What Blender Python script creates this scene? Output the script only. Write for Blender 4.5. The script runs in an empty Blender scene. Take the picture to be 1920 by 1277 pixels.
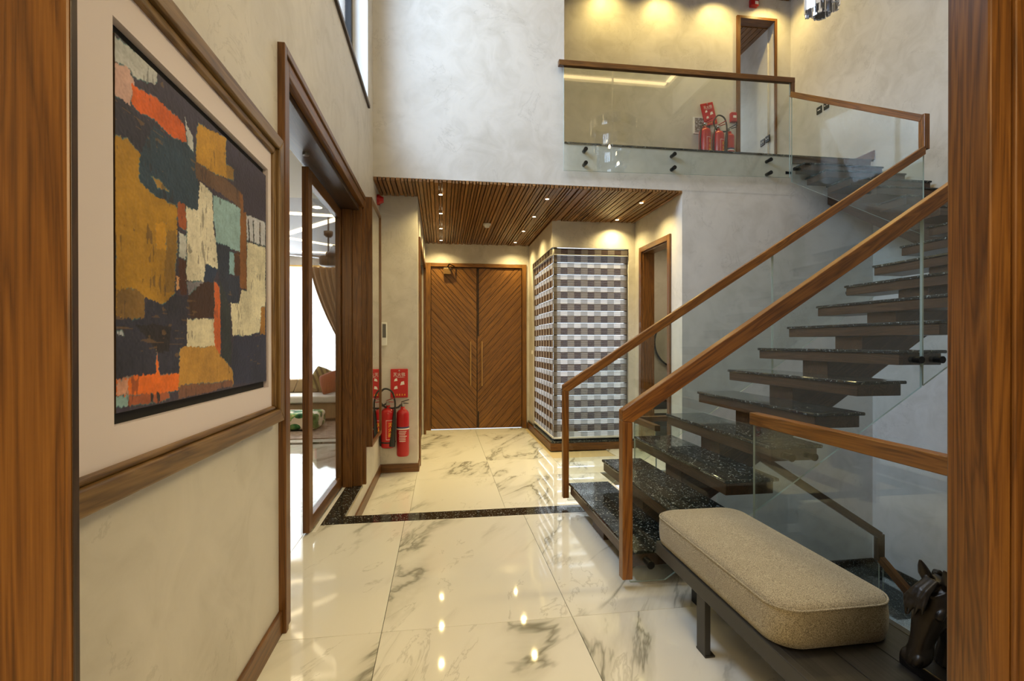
import bpy, math, random
import numpy as np
from mathutils import Vector, Matrix
random.seed(7)
scene = bpy.context.scene
COL = scene.collection

# ------------------------------------------------------------------ camera
YAW, PITCH, ROLL, F_PX, CY = 0.1427, -0.0035, -0.0011, 916.1, 645.6
fw = Vector((math.sin(YAW)*math.cos(PITCH), math.cos(YAW)*math.cos(PITCH), math.sin(PITCH)))
rt = Vector((math.cos(YAW), -math.sin(YAW), 0)); up = rt.cross(fw)
rt2 = rt*math.cos(ROLL) + up*math.sin(ROLL); up2 = up*math.cos(ROLL) - rt*math.sin(ROLL)
cd = bpy.data.cameras.new('camera'); cam = bpy.data.objects.new('camera', cd); COL.objects.link(cam)
cam.matrix_world = Matrix(((rt2.x, up2.x, -fw.x, 0), (rt2.y, up2.y, -fw.y, 0), (rt2.z, up2.z, -fw.z, 1.3), (0, 0, 0, 1)))
cd.sensor_width = 36; cd.lens = F_PX/1920*36; cd.shift_y = (CY-638.5)/1920; cd.clip_start = .02
scene.camera = cam

# ------------------------------------------------------------------ world, daylight, exposure
w = bpy.data.worlds.new('world'); scene.world = w; w.use_nodes = True
bg = w.node_tree.nodes['Background']; bg.inputs[0].default_value = (.80, .89, 1, 1); bg.inputs[1].default_value = 1.2
scene.view_settings.view_transform = 'Standard'; scene.view_settings.look = 'None'
scene.view_settings.gamma = 1; scene.view_settings.exposure = 0.06
DAY = (.57, .735, 1.0); WARM = (1, .77, .33)
scene.cycles.max_bounces = 6; scene.cycles.diffuse_bounces = 3; scene.cycles.glossy_bounces = 3; scene.cycles.transmission_bounces = 4
scene.cycles.transparent_max_bounces = 12; scene.cycles.caustics_reflective = False; scene.cycles.caustics_refractive = False
scene.cycles.sample_clamp_indirect = 5; scene.cycles.use_adaptive_sampling = True; scene.cycles.adaptive_threshold = .06

def area(name, loc, direction, sx, sy, power, color, spread=180):
    l = bpy.data.lights.new(name, 'AREA'); l.shape = 'RECTANGLE'; l.size = sx; l.size_y = sy
    l.energy = power; l.color = color; l.spread = math.radians(spread)
    o = bpy.data.objects.new(name, l); COL.objects.link(o); o.location = loc
    o.rotation_euler = Vector(direction).to_track_quat('-Z', 'Y').to_euler()
    return o
area('daylight_high_window', (-2.4, 2.9, 6.8), (1, .03, -.75), 4.2, 3.4, 880, DAY)
area('daylight_living_window', (-2.6, 9.85, 1.5), (0, -1, -.1), 3.0, 2.6, 260, (.93, .96, 1))
area('daylight_light_well', (2.15, 8.3, 1.4), (0, -1, 0), 1.0, 2.7, 62, (.86, .92, 1))

# ------------------------------------------------------------------ mesh builder
WL = {}
class B:
    def __init__(s): s.v = []; s.f = []; s.g = []; s.sm = []
    def _add(s, vs, fs, gs=None, smooth=False):
        o = len(s.v); s.v += [tuple(p) for p in vs]; s.f += [tuple(i+o for i in f) for f in fs]
        s.g += [tuple(q) for q in (gs if gs is not None else vs)]; s.sm += [smooth]*len(fs)
    def box(s, x0, x1, y0, y1, z0, z1, grain='x'):
        vs = [(x, y, z) for z in (z0, z1) for y in (y0, y1) for x in (x0, x1)]
        fs = [(0, 2, 3, 1), (4, 5, 7, 6), (0, 1, 5, 4), (2, 6, 7, 3), (0, 4, 6, 2), (1, 3, 7, 5)]
        off = Vector((random.random()*9, random.random()*9, random.random()*9))
        k = {'x': (0, 1, 2), 'y': (1, 0, 2), 'z': (2, 0, 1)}[grain]
        gs = [(p[k[0]]+off.x, p[k[1]]+off.y, p[k[2]]+off.z) for p in vs]
        s._add(vs, fs, gs); return s
    def bar(s, p0, p1, w, h, up=(0, 0, 1), ang0=None, ang1=None):
        """box from p0 to p1 (centre line), w across, h along up; grain along the length"""
        p0 = Vector(p0); p1 = Vector(p1); a = (p1-p0); L = a.length; a.normalize()
        side = a.cross(Vector(up)).normalized(); u2 = side.cross(a)
        off = random.random()*9
        vs = []; gs = []
        for zz in (-h/2, h/2):
            for yy in (-w/2, w/2):
                for t in (0, L):
                    vs.append(p0 + a*t + side*yy + u2*zz); gs.append((t+off, yy+off*2, zz+off*3))
        fs = [(0, 2, 3, 1), (4, 5, 7, 6), (0, 1, 5, 4), (2, 6, 7, 3), (0, 4, 6, 2), (1, 3, 7, 5)]
        s._add(vs, fs, gs); return s
    def prism(s, poly, ext, graindir=None):
        ext = Vector(ext); n = len(poly); P = [Vector(p) for p in poly]
        vs = P + [p+ext for p in P]
        nrm = Vector((0, 0, 0))
        for i in range(n): nrm += P[i].cross(P[(i+1) % n])
        flip = nrm.dot(ext) > 0
        a = list(range(n)); b = list(range(n, 2*n))
        fs = [tuple(reversed(a)) if flip else tuple(a), tuple(b) if flip else tuple(reversed(b))]
        for i in range(n):
            j = (i+1) % n
            fs.append((i, j, n+j, n+i) if flip else (j, i, n+i, n+j))
        gs = None
        if graindir is not None:
            g = Vector(graindir).normalized(); e = ext.normalized(); c = g.cross(e)
            o = random.random()*9; gs = [(p.dot(g)+o, p.dot(c)+2*o, p.dot(e)+3*o) for p in vs]
        s._add(vs, fs, gs); return s
    def cyl(s, p0, p1, r, r1=None, n=16, caps=True):
        if r1 is None: r1 = r
        p0 = Vector(p0); p1 = Vector(p1); a = (p1-p0).normalized()
        t = Vector((0, 0, 1)) if abs(a.z) < .9 else Vector((1, 0, 0))
        u = a.cross(t).normalized(); v = a.cross(u)
        vs = []
        for p, q in ((p0, r), (p1, r1)):
            vs += [p + (u*math.cos(2*math.pi*i/n)+v*math.sin(2*math.pi*i/n))*q for i in range(n)]
        s._add(vs, [(i, (i+1) % n, n+(i+1) % n, n+i) for i in range(n)], smooth=True)
        if caps:
            s._add(vs[:n], [tuple(reversed(range(n)))]); s._add(vs[n:], [tuple(range(n))])
        return s
    def lathe(s, c, prof, n=24):
        c = Vector(c); vs = []; fs = []
        for r, z in prof:
            vs += [c+Vector((r*math.cos(2*math.pi*i/n), r*math.sin(2*math.pi*i/n), z)) for i in range(n)]
        for k in range(len(prof)-1):
            for i in range(n):
                j = (i+1) % n; fs.append((k*n+i, k*n+j, (k+1)*n+j, (k+1)*n+i))
        s._add(vs, fs, smooth=True); return s
    def tube(s, pts, r, n=8, closed=False, caps=True):
        pts = [Vector(p) for p in pts]; m = len(pts); vs = []; fs = []
        pu = None
        for i, p in enumerate(pts):
            a = pts[(i+1) % m] if (closed or i < m-1) else p; b = pts[i-1] if (closed or i > 0) else p
            d = (a-b).normalized()
            if pu is None: pu = d.orthogonal().normalized()
            pu = (pu - d*pu.dot(d)).normalized(); pv = d.cross(pu)
            rr = r[i] if isinstance(r, (list, tuple)) else r
            vs += [p + (pu*math.cos(2*math.pi*k/n)+pv*math.sin(2*math.pi*k/n))*rr for k in range(n)]
        for i in range(m if closed else m-1):
            for k in range(n):
                j = (i+1) % m; fs.append((i*n+k, i*n+(k+1) % n, j*n+(k+1) % n, j*n+k))
        if caps and not closed:
            fs += [tuple(reversed(range(n))), tuple(range((m-1)*n, m*n))]
        s._add(vs, fs, smooth=True); return s
    def surf(s, fn, nu, nv, closed_u=False):
        vs = [fn(i/(nu if closed_u else nu-1), j/(nv-1)) for j in range(nv) for i in range(nu)]
        fs = []
        for j in range(nv-1):
            for i in range(nu if closed_u else nu-1):
                i2 = (i+1) % nu; fs.append((j*nu+i, j*nu+i2, (j+1)*nu+i2, (j+1)*nu+i))
        s._add(vs, fs, smooth=True); return s
    def build(s, name, mat, parent=None, bevel=0, seg=2, label=None, subsurf=0, edge=None):
        lo = [min(p[i] for p in s.v) for i in range(3)]; hi = [max(p[i] for p in s.v) for i in range(3)]
        c = Vector([(lo[i]+hi[i])/2 for i in range(3)])
        me = bpy.data.meshes.new(name); me.from_pydata([tuple(Vector(p)-c) for p in s.v], [], s.f)
        at = me.attributes.new('gc', 'FLOAT_VECTOR', 'POINT'); at.data.foreach_set('vector', [x for q in s.g for x in q])
        me.polygons.foreach_set('use_smooth', s.sm)
        me.materials.append(mat); me.update()
        if edge is not None:
            me.materials.append(edge); big = max(p.area for p in me.polygons)
            for p in me.polygons:
                if p.area < big*.2: p.material_index = 1
        o = bpy.data.objects.new(name, me); COL.objects.link(o)
        place(o, c, parent)
        if bevel:
            m = o.modifiers.new('bevel', 'BEVEL'); m.width = bevel; m.segments = seg; m.limit_method = 'ANGLE'; m.harden_normals = False
        if subsurf:
            m = o.modifiers.new('sub', 'SUBSURF'); m.levels = subsurf; m.render_levels = subsurf
        if label: o['label'] = label
        return o
def place(o, c, parent=None):
    WL[o.name] = Vector(c)
    if parent is not None:
        o.parent = parent; o.location = Vector(c)-WL[parent.name]
    else: o.location = c
def tag(o, label=None, cat=None, group=None, kind=None):
    if label: o['label'] = label
    if cat: o['category'] = cat
    if group: o['group'] = group
    if kind: o['kind'] = kind
    return o
def thing(name, loc, label, cat, group=None):
    o = bpy.data.objects.new(name, None); COL.objects.link(o); o.empty_display_size = .1
    place(o, Vector(loc)); return tag(o, label, cat, group)
def root(name, loc):
    o = bpy.data.objects.new(name, None); COL.objects.link(o); place(o, Vector(loc)); o['kind'] = 'structure'; return o
def struct(name, b, mat, bevel=0):
    o = b.build(name, mat, bevel=bevel); o['kind'] = 'structure'; return o
def copy_tree(o, delta, parent=None):
    c = o.copy(); COL.objects.link(c)
    if parent is None:
        c.location = o.location + Vector(delta); WL[c.name] = WL[o.name] + Vector(delta)
    else: c.parent = parent; WL[c.name] = WL[o.name] + Vector(delta)
    for ch in list(o.children): copy_tree(ch, delta, c)
    return c
def text(string, size, mat, parent, loc, rot, name='lettering', extrude=.0006):
    cu = bpy.data.curves.new('t', 'FONT'); cu.body = string; cu.size = size; cu.extrude = extrude
    cu.align_x = 'CENTER'; cu.align_y = 'CENTER'; cu.resolution_u = 3
    t = bpy.data.objects.new('t', cu); COL.objects.link(t); bpy.context.view_layer.update()
    me = bpy.data.meshes.new_from_object(t.evaluated_get(bpy.context.evaluated_depsgraph_get()))
    bpy.data.objects.remove(t); me.materials.clear(); me.materials.append(mat)
    o = bpy.data.objects.new(name, me); COL.objects.link(o); place(o, Vector(loc), parent); o.rotation_euler = rot
    return o

# ------------------------------------------------------------------ materials
class N:
    def __init__(s, name):
        s.m = bpy.data.materials.new(name); s.m.use_nodes = True; s.t = s.m.node_tree
        s.p = s.t.nodes['Principled BSDF']; s.out = s.t.nodes['Material Output']
    def n(s, typ, **kw):
        x = s.t.nodes.new(typ)
        for k, v in kw.items():
            if k.startswith('i_'):
                key = k[2:]; key = int(key) if key.isdigit() else key.replace('_', ' ')
                s.put(x.inputs[key], v)
            else: setattr(x, k, v)
        return x
    def put(s, sock, v):
        if isinstance(v, bpy.types.NodeSocket): s.t.links.new(v, sock)
        else: sock.default_value = v
    def set(s, **kw):
        for k, v in kw.items(): s.put(s.p.inputs[k.replace('_', ' ')], v)
        return s
    def math(s, op, a, b=0, c=0, clamp=False):
        x = s.n('ShaderNodeMath', operation=op, use_clamp=clamp); s.put(x.inputs[0], a); s.put(x.inputs[1], b); s.put(x.inputs[2], c); return x.outputs[0]
    def mix(s, f, a, b, mode='MIX'):
        x = s.n('ShaderNodeMix', data_type='RGBA', blend_type=mode); s.put(x.inputs[0], f)
        s.put(x.inputs[6], a if isinstance(a, bpy.types.NodeSocket) else (*a, 1)); s.put(x.inputs[7], b if isinstance(b, bpy.types.NodeSocket) else (*b, 1)); return x.outputs[2]
    def ramp(s, f, stops):
        x = s.n('ShaderNodeValToRGB'); s.put(x.inputs[0], f); e = x.color_ramp.elements
        while len(e) < len(stops): e.new(.5)
        for i, (p, c) in enumerate(stops): e[i].position = p; e[i].color = (*c, 1) if len(c) == 3 else c
        return x.outputs[0]
    def noise(s, vec, scale, detail=3, rough=.5, dist=0):
        x = s.n('ShaderNodeTexNoise'); s.put(x.inputs['Vector'], vec); x.inputs['Scale'].default_value = scale
        x.inputs['Detail'].default_value = detail; x.inputs['Roughness'].default_value = rough; x.inputs['Distortion'].default_value = dist; return x.outputs[0]
    def mapping(s, vec, scale=(1, 1, 1), rot=(0, 0, 0), loc=(0, 0, 0)):
        x = s.n('ShaderNodeMapping'); s.put(x.inputs[0], vec); x.inputs[1].default_value = loc; x.inputs[2].default_value = rot; x.inputs[3].default_value = scale; return x.outputs[0]
    def gc(s): return s.n('ShaderNodeAttribute', attribute_name='gc').outputs['Vector']
    def pos(s): return s.n('ShaderNodeNewGeometry').outputs['Position']
    def bump(s, h, strength=.2, dist=.01):
        x = s.n('ShaderNodeBump'); x.inputs['Strength'].default_value = strength; x.inputs['Distance'].default_value = dist; s.put(x.inputs['Height'], h)
        s.put(s.p.inputs['Normal'], x.outputs[0])
def srgb(r, g, b):
    f = lambda c: (c/255/12.92) if c/255 <= .04045 else ((c/255+.055)/1.055)**2.4
    return (f(r), f(g), f(b))
def plain(name, col, rough=.5, metal=0, **kw):
    m = N(name); m.set(Base_Color=(*col, 1), Roughness=rough, Metallic=metal, **kw); return m.m
def emit(name, col, strength):
    m = N(name); m.set(Base_Color=(0, 0, 0, 1), Emission_Color=(*col, 1), Emission_Strength=strength); return m.m
def wood(name, dark, mid, light, rough=.35, fine=1.0, bump=.12):
    m = N(name); g = m.gc()
    ring = m.noise(m.mapping(g, (.55, 9*fine, 9*fine)), 1.6, 3, .55, .9)
    wav = m.math('FRACT', m.math('MULTIPLY', ring, 7.0))
    wav = m.math('ABSOLUTE', m.math('SUBTRACT', wav, .5))
    fib = m.noise(m.mapping(g, (3, 130*fine, 130*fine)), 1.5, 3, .6)
    tone = m.noise(m.mapping(g, (.6, 2.2, 2.2)), 1.3, 2)
    f = m.math('ADD', m.math('MULTIPLY', wav, .75), m.math('MULTIPLY', fib, .62))
    c = m.ramp(f, [(.22, dark), (.5, mid), (.78, light)])
    c = m.mix(m.math('MULTIPLY', tone, .45), c, dark)
    m.set(Base_Color=c, Roughness=rough); m.bump(fib, bump, .002); return m.m
def plaster(name, base, dark, rough=.5):
    m = N(name); p = m.pos()
    a = m.noise(p, 1.1, 4, .55, .6); b = m.noise(m.mapping(p, (1, 1, 1), (.4, .3, .2)), 3.6, 5, .6, 1.2)
    f = m.math('ADD', m.math('MULTIPLY', a, .55), m.math('MULTIPLY', b, .5))
    c = m.ramp(f, [(.36, dark), (.56, base), (.75, tuple(min(1, x*1.09) for x in base))])
    cr = m.noise(m.mapping(p, (1, 1, 1), (.9, .5, .7)), 2.3, 6, .62, 1.8)
    line = m.math('SUBTRACT', 1, m.math('MULTIPLY', m.math('ABSOLUTE', m.math('SUBTRACT', cr, .5)), 60), clamp=True)
    msk = m.math('GREATER_THAN', m.noise(p, 2.1, 2), .56)
    c = m.mix(m.math('MULTIPLY', m.math('MULTIPLY', line, msk), .28), c, tuple(x*.6 for x in dark))
    m.set(Base_Color=c, Roughness=rough); m.bump(b, .10, .02); return m.m
def marble(name, base, warm, vein):
    m = N(name); oi = m.n('ShaderNodeObjectInfo'); p = m.pos()
    v = m.n('ShaderNodeVectorMath', operation='ADD'); m.put(v.inputs[0], p)
    k = m.n('ShaderNodeCombineXYZ'); m.put(k.inputs[0], m.math('MULTIPLY', oi.outputs['Random'], 23)); m.put(k.inputs[1], m.math('MULTIPLY', oi.outputs['Random'], 57)); m.put(v.inputs[1], k.outputs[0])
    q = m.mapping(m.mapping(v.outputs[0], (1, 1, 1), (0, 0, math.radians(-63))), (.6, 1.75, 1))
    n1 = m.noise(q, .95, 6, .58, .55)
    d1 = m.math('ABSOLUTE', m.math('SUBTRACT', n1, .5))
    n2 = m.noise(m.mapping(q, (1.3, 1.2, 1), (0, 0, .5)), 1.7, 6, .62, 1.0)
    d2 = m.math('ABSOLUTE', m.math('SUBTRACT', n2, .52))
    m1 = m.n('ShaderNodeMapRange', interpolation_type='SMOOTHSTEP'); m.put(m1.inputs[0], m.noise(q, 1.4, 3)); m1.inputs[1].default_value = .42; m1.inputs[2].default_value = .62
    line = m.math('MULTIPLY', m.math('SUBTRACT', 1, m.math('MULTIPLY', d1, 55), clamp=True), m1.outputs[0])
    soft = m.math('MULTIPLY', m.math('SUBTRACT', 1, m.math('MULTIPLY', d1, 11), clamp=True), m1.outputs[0])
    thin = m.math('MULTIPLY', m.math('SUBTRACT', 1, m.math('MULTIPLY', d2, 70), clamp=True), m.math('GREATER_THAN', m.noise(q, 2.0, 2), .55))
    c = m.mix(m.noise(q, .8, 3), base, warm)
    c = m.mix(m.math('MULTIPLY', soft, .42), c, tuple(x*1.9 for x in vein))
    c = m.mix(m.math('MULTIPLY', line, .75), c, vein)
    c = m.mix(m.math('MULTIPLY', thin, .3), c, tuple(x*1.5 for x in vein))
    m.set(Base_Color=c, Roughness=.045); m.p.inputs['Specular IOR Level'].default_value = .55; return m.m
def granite(name):
    m = N(name); p = m.pos()
    vo = m.n('ShaderNodeTexVoronoi'); m.put(vo.inputs['Vector'], p); vo.inputs['Scale'].default_value = 170
    hsv = m.n('ShaderNodeSeparateColor'); m.put(hsv.inputs[0], vo.outputs['Color'])
    big = m.n('ShaderNodeTexVoronoi'); m.put(big.inputs['Vector'], p); big.inputs['Scale'].default_value = 75
    h2 = m.n('ShaderNodeSeparateColor'); m.put(h2.inputs[0], big.outputs['Color'])
    c = m.ramp(hsv.outputs[0], [(0, (.006, .007, .007)), (.84, (.014, .016, .014)), (.945, (.08, .088, .08)), (.985, (.38, .40, .38))])
    c = m.mix(m.math('GREATER_THAN', h2.outputs[1], .985), c, (.20, .215, .20))
    m.set(Base_Color=c, Roughness=.08); return m.m
def glass(name, tint, refl=.05):
    m = N(name); t = m.n('ShaderNodeBsdfTransparent'); t.inputs[0].default_value = (*tint, 1)
    g = m.n('ShaderNodeBsdfGlossy'); g.inputs['Roughness'].default_value = .003; g.inputs[0].default_value = (1, 1, 1, 1)
    lw = m.n('ShaderNodeLayerWeight'); lw.inputs[0].default_value = .5
    f = m.math('ADD', m.math('MULTIPLY', m.math('POWER', lw.outputs['Facing'], 4.0), .75), refl)
    x = m.n('ShaderNodeMixShader'); m.put(x.inputs[0], f); m.t.links.new(t.outputs[0], x.inputs[1]); m.t.links.new(g.outputs[0], x.inputs[2])
    m.t.links.new(x.outputs[0], m.out.inputs[0]); return m.m
def fabric(name, c0, c1, scale=420, rough=.9):
    m = N(name); p = m.pos(); a = m.noise(p, scale, 2, .6); b = m.noise(p, 9, 3)
    c = m.mix(m.math('MULTIPLY', m.math('SUBTRACT', a, .3), 2.2, clamp=True), c0, c1)
    c = m.mix(m.math('MULTIPLY', b, .25), c, c0); m.set(Base_Color=c, Roughness=rough); m.p.inputs['Sheen Weight'].default_value = .2
    m.bump(a, .35, .002); return m.m

OAK = wood('stained_oak', (.062, .022, .004), (.160, .062, .011), (.245, .105, .020), fine=1.25)
RAIL = wood('rail_oak', (.090, .030, .005), (.225, .085, .014), (.33, .135, .024), .3)
DOORW = wood('door_oak', (.062, .022, .003), (.190, .076, .010), (.29, .125, .018), .42, 1.3)
DARKW = wood('walnut', (.018, .009, .005), (.045, .022, .011), (.080, .040, .018), .4)
CEILW = wood('ceiling_oak', (.075, .030, .007), (.215, .093, .024), (.33, .155, .043), .38)
CEILW2 = wood('ceiling_oak_pale', (.11, .046, .013), (.30, .14, .040), (.42, .21, .066), .38)
TREADW = wood('stair_wood', (.026, .012, .006), (.068, .032, .015), (.115, .056, .026), .38)
BLACKW = wood('ebonised_plank', (.006, .005, .005), (.016, .014, .012), (.035, .029, .024), .45)
BRONZE = wood('antique_gilt', (.07, .034, .008), (.185, .100, .028), (.27, .165, .062), .36, .6)
PLAS = plaster('polished_plaster', (.605, .575, .53), (.495, .465, .415), .45)
MARB = marble('marble_tile', (.82, .81, .755), (.77, .755, .68), (.16, .155, .115))
GRAN = granite('black_granite')
GROUT = plain('grout', (.52, .42, .24), .8)
GLASS = glass('clear_glass', (.915, .945, .935), .05)
PANE = glass('window_glass', (.97, .985, .98), .03)
GEDGE = plain('glass_edge', (.42, .52, .49), .25)
MIRROR = plain('mirror_silver', (.82, .82, .80), .01, 1)
BLACK = plain('black_metal', (.012, .012, .012), .38, .6)
DKGREY = plain('dark_grey_metal', (.05, .047, .042), .42, .5)
STEEL = plain('brushed_steel', (.45, .44, .42), .3, 1)
BRASS = plain('satin_brass', (.75, .50, .20), .3, 1)
WHITE = plain('white_paint', (.78, .78, .76), .5)
WHITEG = plain('white_plastic', (.75, .75, .73), .3)
CREAMW = plain('ceiling_paint', (.72, .68, .60), .7)
RED = plain('red_enamel', (.42, .010, .012), .28)
REDCARD = plain('red_print', (.50, .012, .014), .45)
YELL = plain('yellow_print', (.85, .50, .03), .5)
PWHITE = plain('white_print', (.8, .76, .72), .5)
NAVY = plain('navy_print', (.04, .045, .14), .5)
BLACKR = plain('black_rubber', (.015, .015, .015), .6)
MAT = plain('mat_board', (.70, .635, .68), .85)
BLACKB = plain('shadow_box_black', (.006, .006, .006), .7)
WARME = emit('warm_led', (1, .72, .34), 9)
SPOTE = emit('spot_lens', (1, .82, .50), 22)
GREYC = plain('grey_ceiling', (.42, .42, .44), .7)

# ================================================================== STRUCTURE
XL, XR, YU, YF, YB, ZC, ZV = -.721, 5.30, 5.37, 3.794, 8.69, 3.035, -.237
Z2 = 3.56; YB2 = 6.82; ZT = 6.55
# ---- left wall of the hall with door opening and high window
b = B()
XO = -.93
b.box(XO, XL, .65, 2.36, 0, 3.645); b.box(XO, XL, 2.36, 4.64, 2.60, 3.645); b.box(XO, XL, 4.64, 6.07, ZV-.1, 3.645)
b.box(XO, XL, 3.80, 4.64, ZV-.1, -.03)
b.box(XO, XL, .65, 1.7, 3.645, ZT+.1); b.box(XO, XL, 5.01, YU+.15, 3.645, ZT+.1); b.box(XO, XL, 1.7, 5.01, 6.25, ZT+.1)
struct('wall_left', b, PLAS)
b = B()   # upper wall over the vestibule + wall beside and below the stair
b.box(XL, 1.369, YU, YU+.15, ZC+.036, ZT+.1); b.box(1.369, XR, YU, YU+.15, ZC+.036, Z2-.02)
b.box(2.78, XR, YU, YU+.15, -3.4, ZC+.038)
struct('wall_far', b, PLAS)
struct('wall_right', B().box(XR, XR+.15, .65, YB2+2.0, -3.4, ZT+.1), PLAS)
b = B()   # wall with the doorway the camera looks through
b.box(-2.75, -.66, .65, .8, 0, ZT+.1); b.box(1.12, XR, .65, .8, -3.4, ZT+.1); b.box(-.66, 1.12, .65, .8, 2.56, ZT+.1)
struct('wall_near', b, PLAS)
b = B(); b.box(-2.75, 3.3, -3.15, -3, 0, 3); struct('wall_back', b, PLAS)
struct('wall_behind_left', B().box(-2.75, -2.6, -3, .65, 0, 3), PLAS)
struct('wall_behind_right', B().box(3.2, 3.3, -3, .65, 0, 3), PLAS)
struct('ceiling_behind', B().box(-2.75, 3.3, -3.1, .65, 2.9, 3.0), CREAMW)
# vestibule walls
b = B(); b.box(XL, -.285, 5.93, 6.07, ZV-.1, ZC+.04); b.box(-.42, -.285, 6.07, 6.25, ZV-.1, ZC+.04)
b.box(-.42, -.285, 6.25, 8.3, 2.6, ZC+.04); b.box(-.42, -.285, 8.3, YB+.15, ZV-.1, ZC+.04); struct('wall_vestibule_left', b, PLAS)
b = B(); b.box(-.42, -.19, YB, YB+.15, ZV-.1, ZC+.04); b.box(1.43, 1.66, YB, YB+.15, ZV-.1, ZC+.04); b.box(-.19, 1.43, YB, YB+.15, 2.64, ZC+.04)
struct('wall_back_vestibule', b, PLAS)
b = B(); b.box(2.80, 2.95, YU+.15, 5.75, ZV-.1, ZC+.04); b.box(2.80, 2.95, 5.75, 6.55, 2.58, ZC+.04); b.box(2.80, 2.95, 6.55, 6.92, ZV-.1, ZC+.04)
struct('wall_vestibule_right', b, PLAS)
b = B(); b.box(1.56, 2.80, 6.82, 6.92, 2.66, ZC+.04); b.box(1.56, 1.66, 6.92, YB, 2.66, ZC+.04)      # header round the glazed corner
b.box(2.70, 2.80, 6.82, 6.92, ZV-.1, 2.66); b.box(1.56, 1.66, 8.32, YB, ZV-.1, 2.66)
b.box(1.58, 2.70, 6.84, 6.92, ZV-.1, -.12); b.box(1.58, 1.66, 6.92, 8.32, ZV-.1, -.12)
struct('wall_bay', b, PLAS)
# balcony shell
b = B(); b.box(1.37, 4.41, YB2, YB2+.15, Z2, ZT+.1); b.box(5.04, XR, YB2, YB2+.15, Z2, ZT+.1); b.box(4.41, 5.04, YB2, YB2+.15, 6.19, ZT+.1)
struct('wall_balcony_back', b, PLAS)
struct('wall_balcony_left', B().box(1.22, 1.37, YU+.15, YB2+.15, Z2-.3, ZT+.1), PLAS)
b = B(); b.box(3.5, 3.65, YB2+.15, YB2+2.0, Z2, ZT+.1); b.box(3.5, XR, YB2+1.9, YB2+2.0, Z2, ZT+.1); struct('wall_passage', b, PLAS)
b = B(); b.box(5.02, XR, YB2+.15, YB2+1.9, Z2, ZT+.1); struct('wall_passage_right', b, PLAS)
pc = root('ceiling_passage', (4.3, 7.8, 6.2)); B().box(3.5, XR, YB2+.15, YB2+2, 6.19, 6.3, 'y').build('ceiling_board', DARKW, pc)
for k in range(16): B().box(3.66+.086*k, 3.735+.086*k, YB2+.15, YB2+1.9, 6.165, 6.19, 'y').build('slat', CEILW, pc)
b = B(); b.box(1.37, XR, YU+.001, YB2+.15, Z2-.26, Z2-.02); b.box(3.5, XR, YB2+.15, YB2+2, Z2-.26, Z2); fl2 = struct('floor_balcony', b, WHITE)
B().box(1.37, XR-.0, YU-.012, YB2, Z2-.02, Z2+.0).build('granite_edge', GRAN, fl2, .003)
struct('baseboard_balcony', B().box(1.37, 4.35, YB2-.016, YB2, Z2, Z2+.1), OAK)
# hall and balcony ceilings
ceil = root('ceiling', (2, 3, ZT))
b = B(); b.box(XO, XR+.15, .65, YU+.15, ZT+.05, ZT+.15); b.box(XL, XR, .8, 1.1, ZT-.02, ZT+.05); b.box(XL, 1.0, 1.1, YU, ZT-.02, ZT+.05)
b.box(4.6, XR, 1.1, YU, ZT-.02, ZT+.05); b.box(1.0, 4.6, 4.4, YU, ZT-.02, ZT+.05); b.box(1.5, 4.1, 1.6, 3.9, ZT-.06, ZT+.05)
b.build('ceiling_board', CREAMW, ceil)
for args in ((1.06, 4.54, 1.12, 1.20), (1.06, 4.54, 4.30, 4.38)):
    B().box(args[0], args[1], args[2], args[3], ZT+.02, ZT+.035).build('cove_strip', WARME, ceil)
for args in ((1.02, 1.10, 1.25, 4.25), (4.50, 4.58, 1.25, 4.25)):
    B().box(args[0], args[1], args[2], args[3], ZT+.02, ZT+.035).build('cove_strip', WARME, ceil)
bc = root('ceiling_balcony', (3, 6, ZT))
B().box(1.37, XR, YU+.15, YB2, ZT, ZT+.1).build('ceiling_board', DARKW, bc)
x = 1.40
while x < XR-.05:
    B().box(x, x+.075, YU+.02, YB2-.005, ZT-.03, ZT, 'y').build('slat', CEILW, bc); x += .088
# vestibule slatted timber ceiling
vc = root('ceiling_vestibule', (1, 7, ZC))
b = B(); b.box(XL, 2.78, YU+.02, YU+.16, ZC+.030, ZC+.0359); b.box(XO, 2.95, YU+.155, 6.92, ZC+.036, ZC+.06); b.box(XO, 1.66, 6.92, YB+.15, ZC+.036, ZC+.06);
b.build('ceiling_board', DARKW, vc)
x = XL+.004; i = 0
while x < 2.775:
    wd = random.choice((.022, .028, .034, .042)); dp = random.choice((.0, .0, .006, .012))
    y1 = 5.925 if x+wd < -.285 else (6.82 if x > 1.555 else YB)
    B().box(x, min(x+wd, 2.778), YU-.003, y1, ZC+dp, ZC+.036, 'y').build('slat', CEILW2 if random.random() < .3 else CEILW, vc)
    x += wd+.012; i += 1

# ---- floors
fl = root('floor', (.5, 2, 0))
b = B(); b.box(-2.75, 3.3, -3.1, .8, -.24, -.016); b.box(XO, 1.72, .8, YF-.001, ZV-.16, -.016); b.box(-.86, -.722, YF, 4.6, -.03, -.016)
b.build('grout_bed', GROUT, fl)
def tiles(parent, xs, ys, z, x0, x1, y0, y1, skip=None):
    xs = [x0]+[q for q in xs if x0 < q < x1]+[x1]; ys = [y0]+[q for q in ys if y0 < q < y1]+[y1]
    for i in range(len(xs)-1):
        for j in range(len(ys)-1):
            if skip and skip((xs[i]+xs[i+1])/2, (ys[j]+ys[j+1])/2): continue
            B().box(xs[i]+.0012, xs[i+1]-.0012, ys[j]+.0012, ys[j+1]-.0012, z-.016, z).build('tile', MARB, parent, .0008, 1)
tiles(fl, [-2.03, -1.15, -.27, .61, 1.49, 2.37], [-1.35, .45], 0, -2.6, 3.2, -3, .8)
tiles(fl, [-.27, .61, 1.49], [2.25], 0, XO, 1.72, .8, 3.634)
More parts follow.
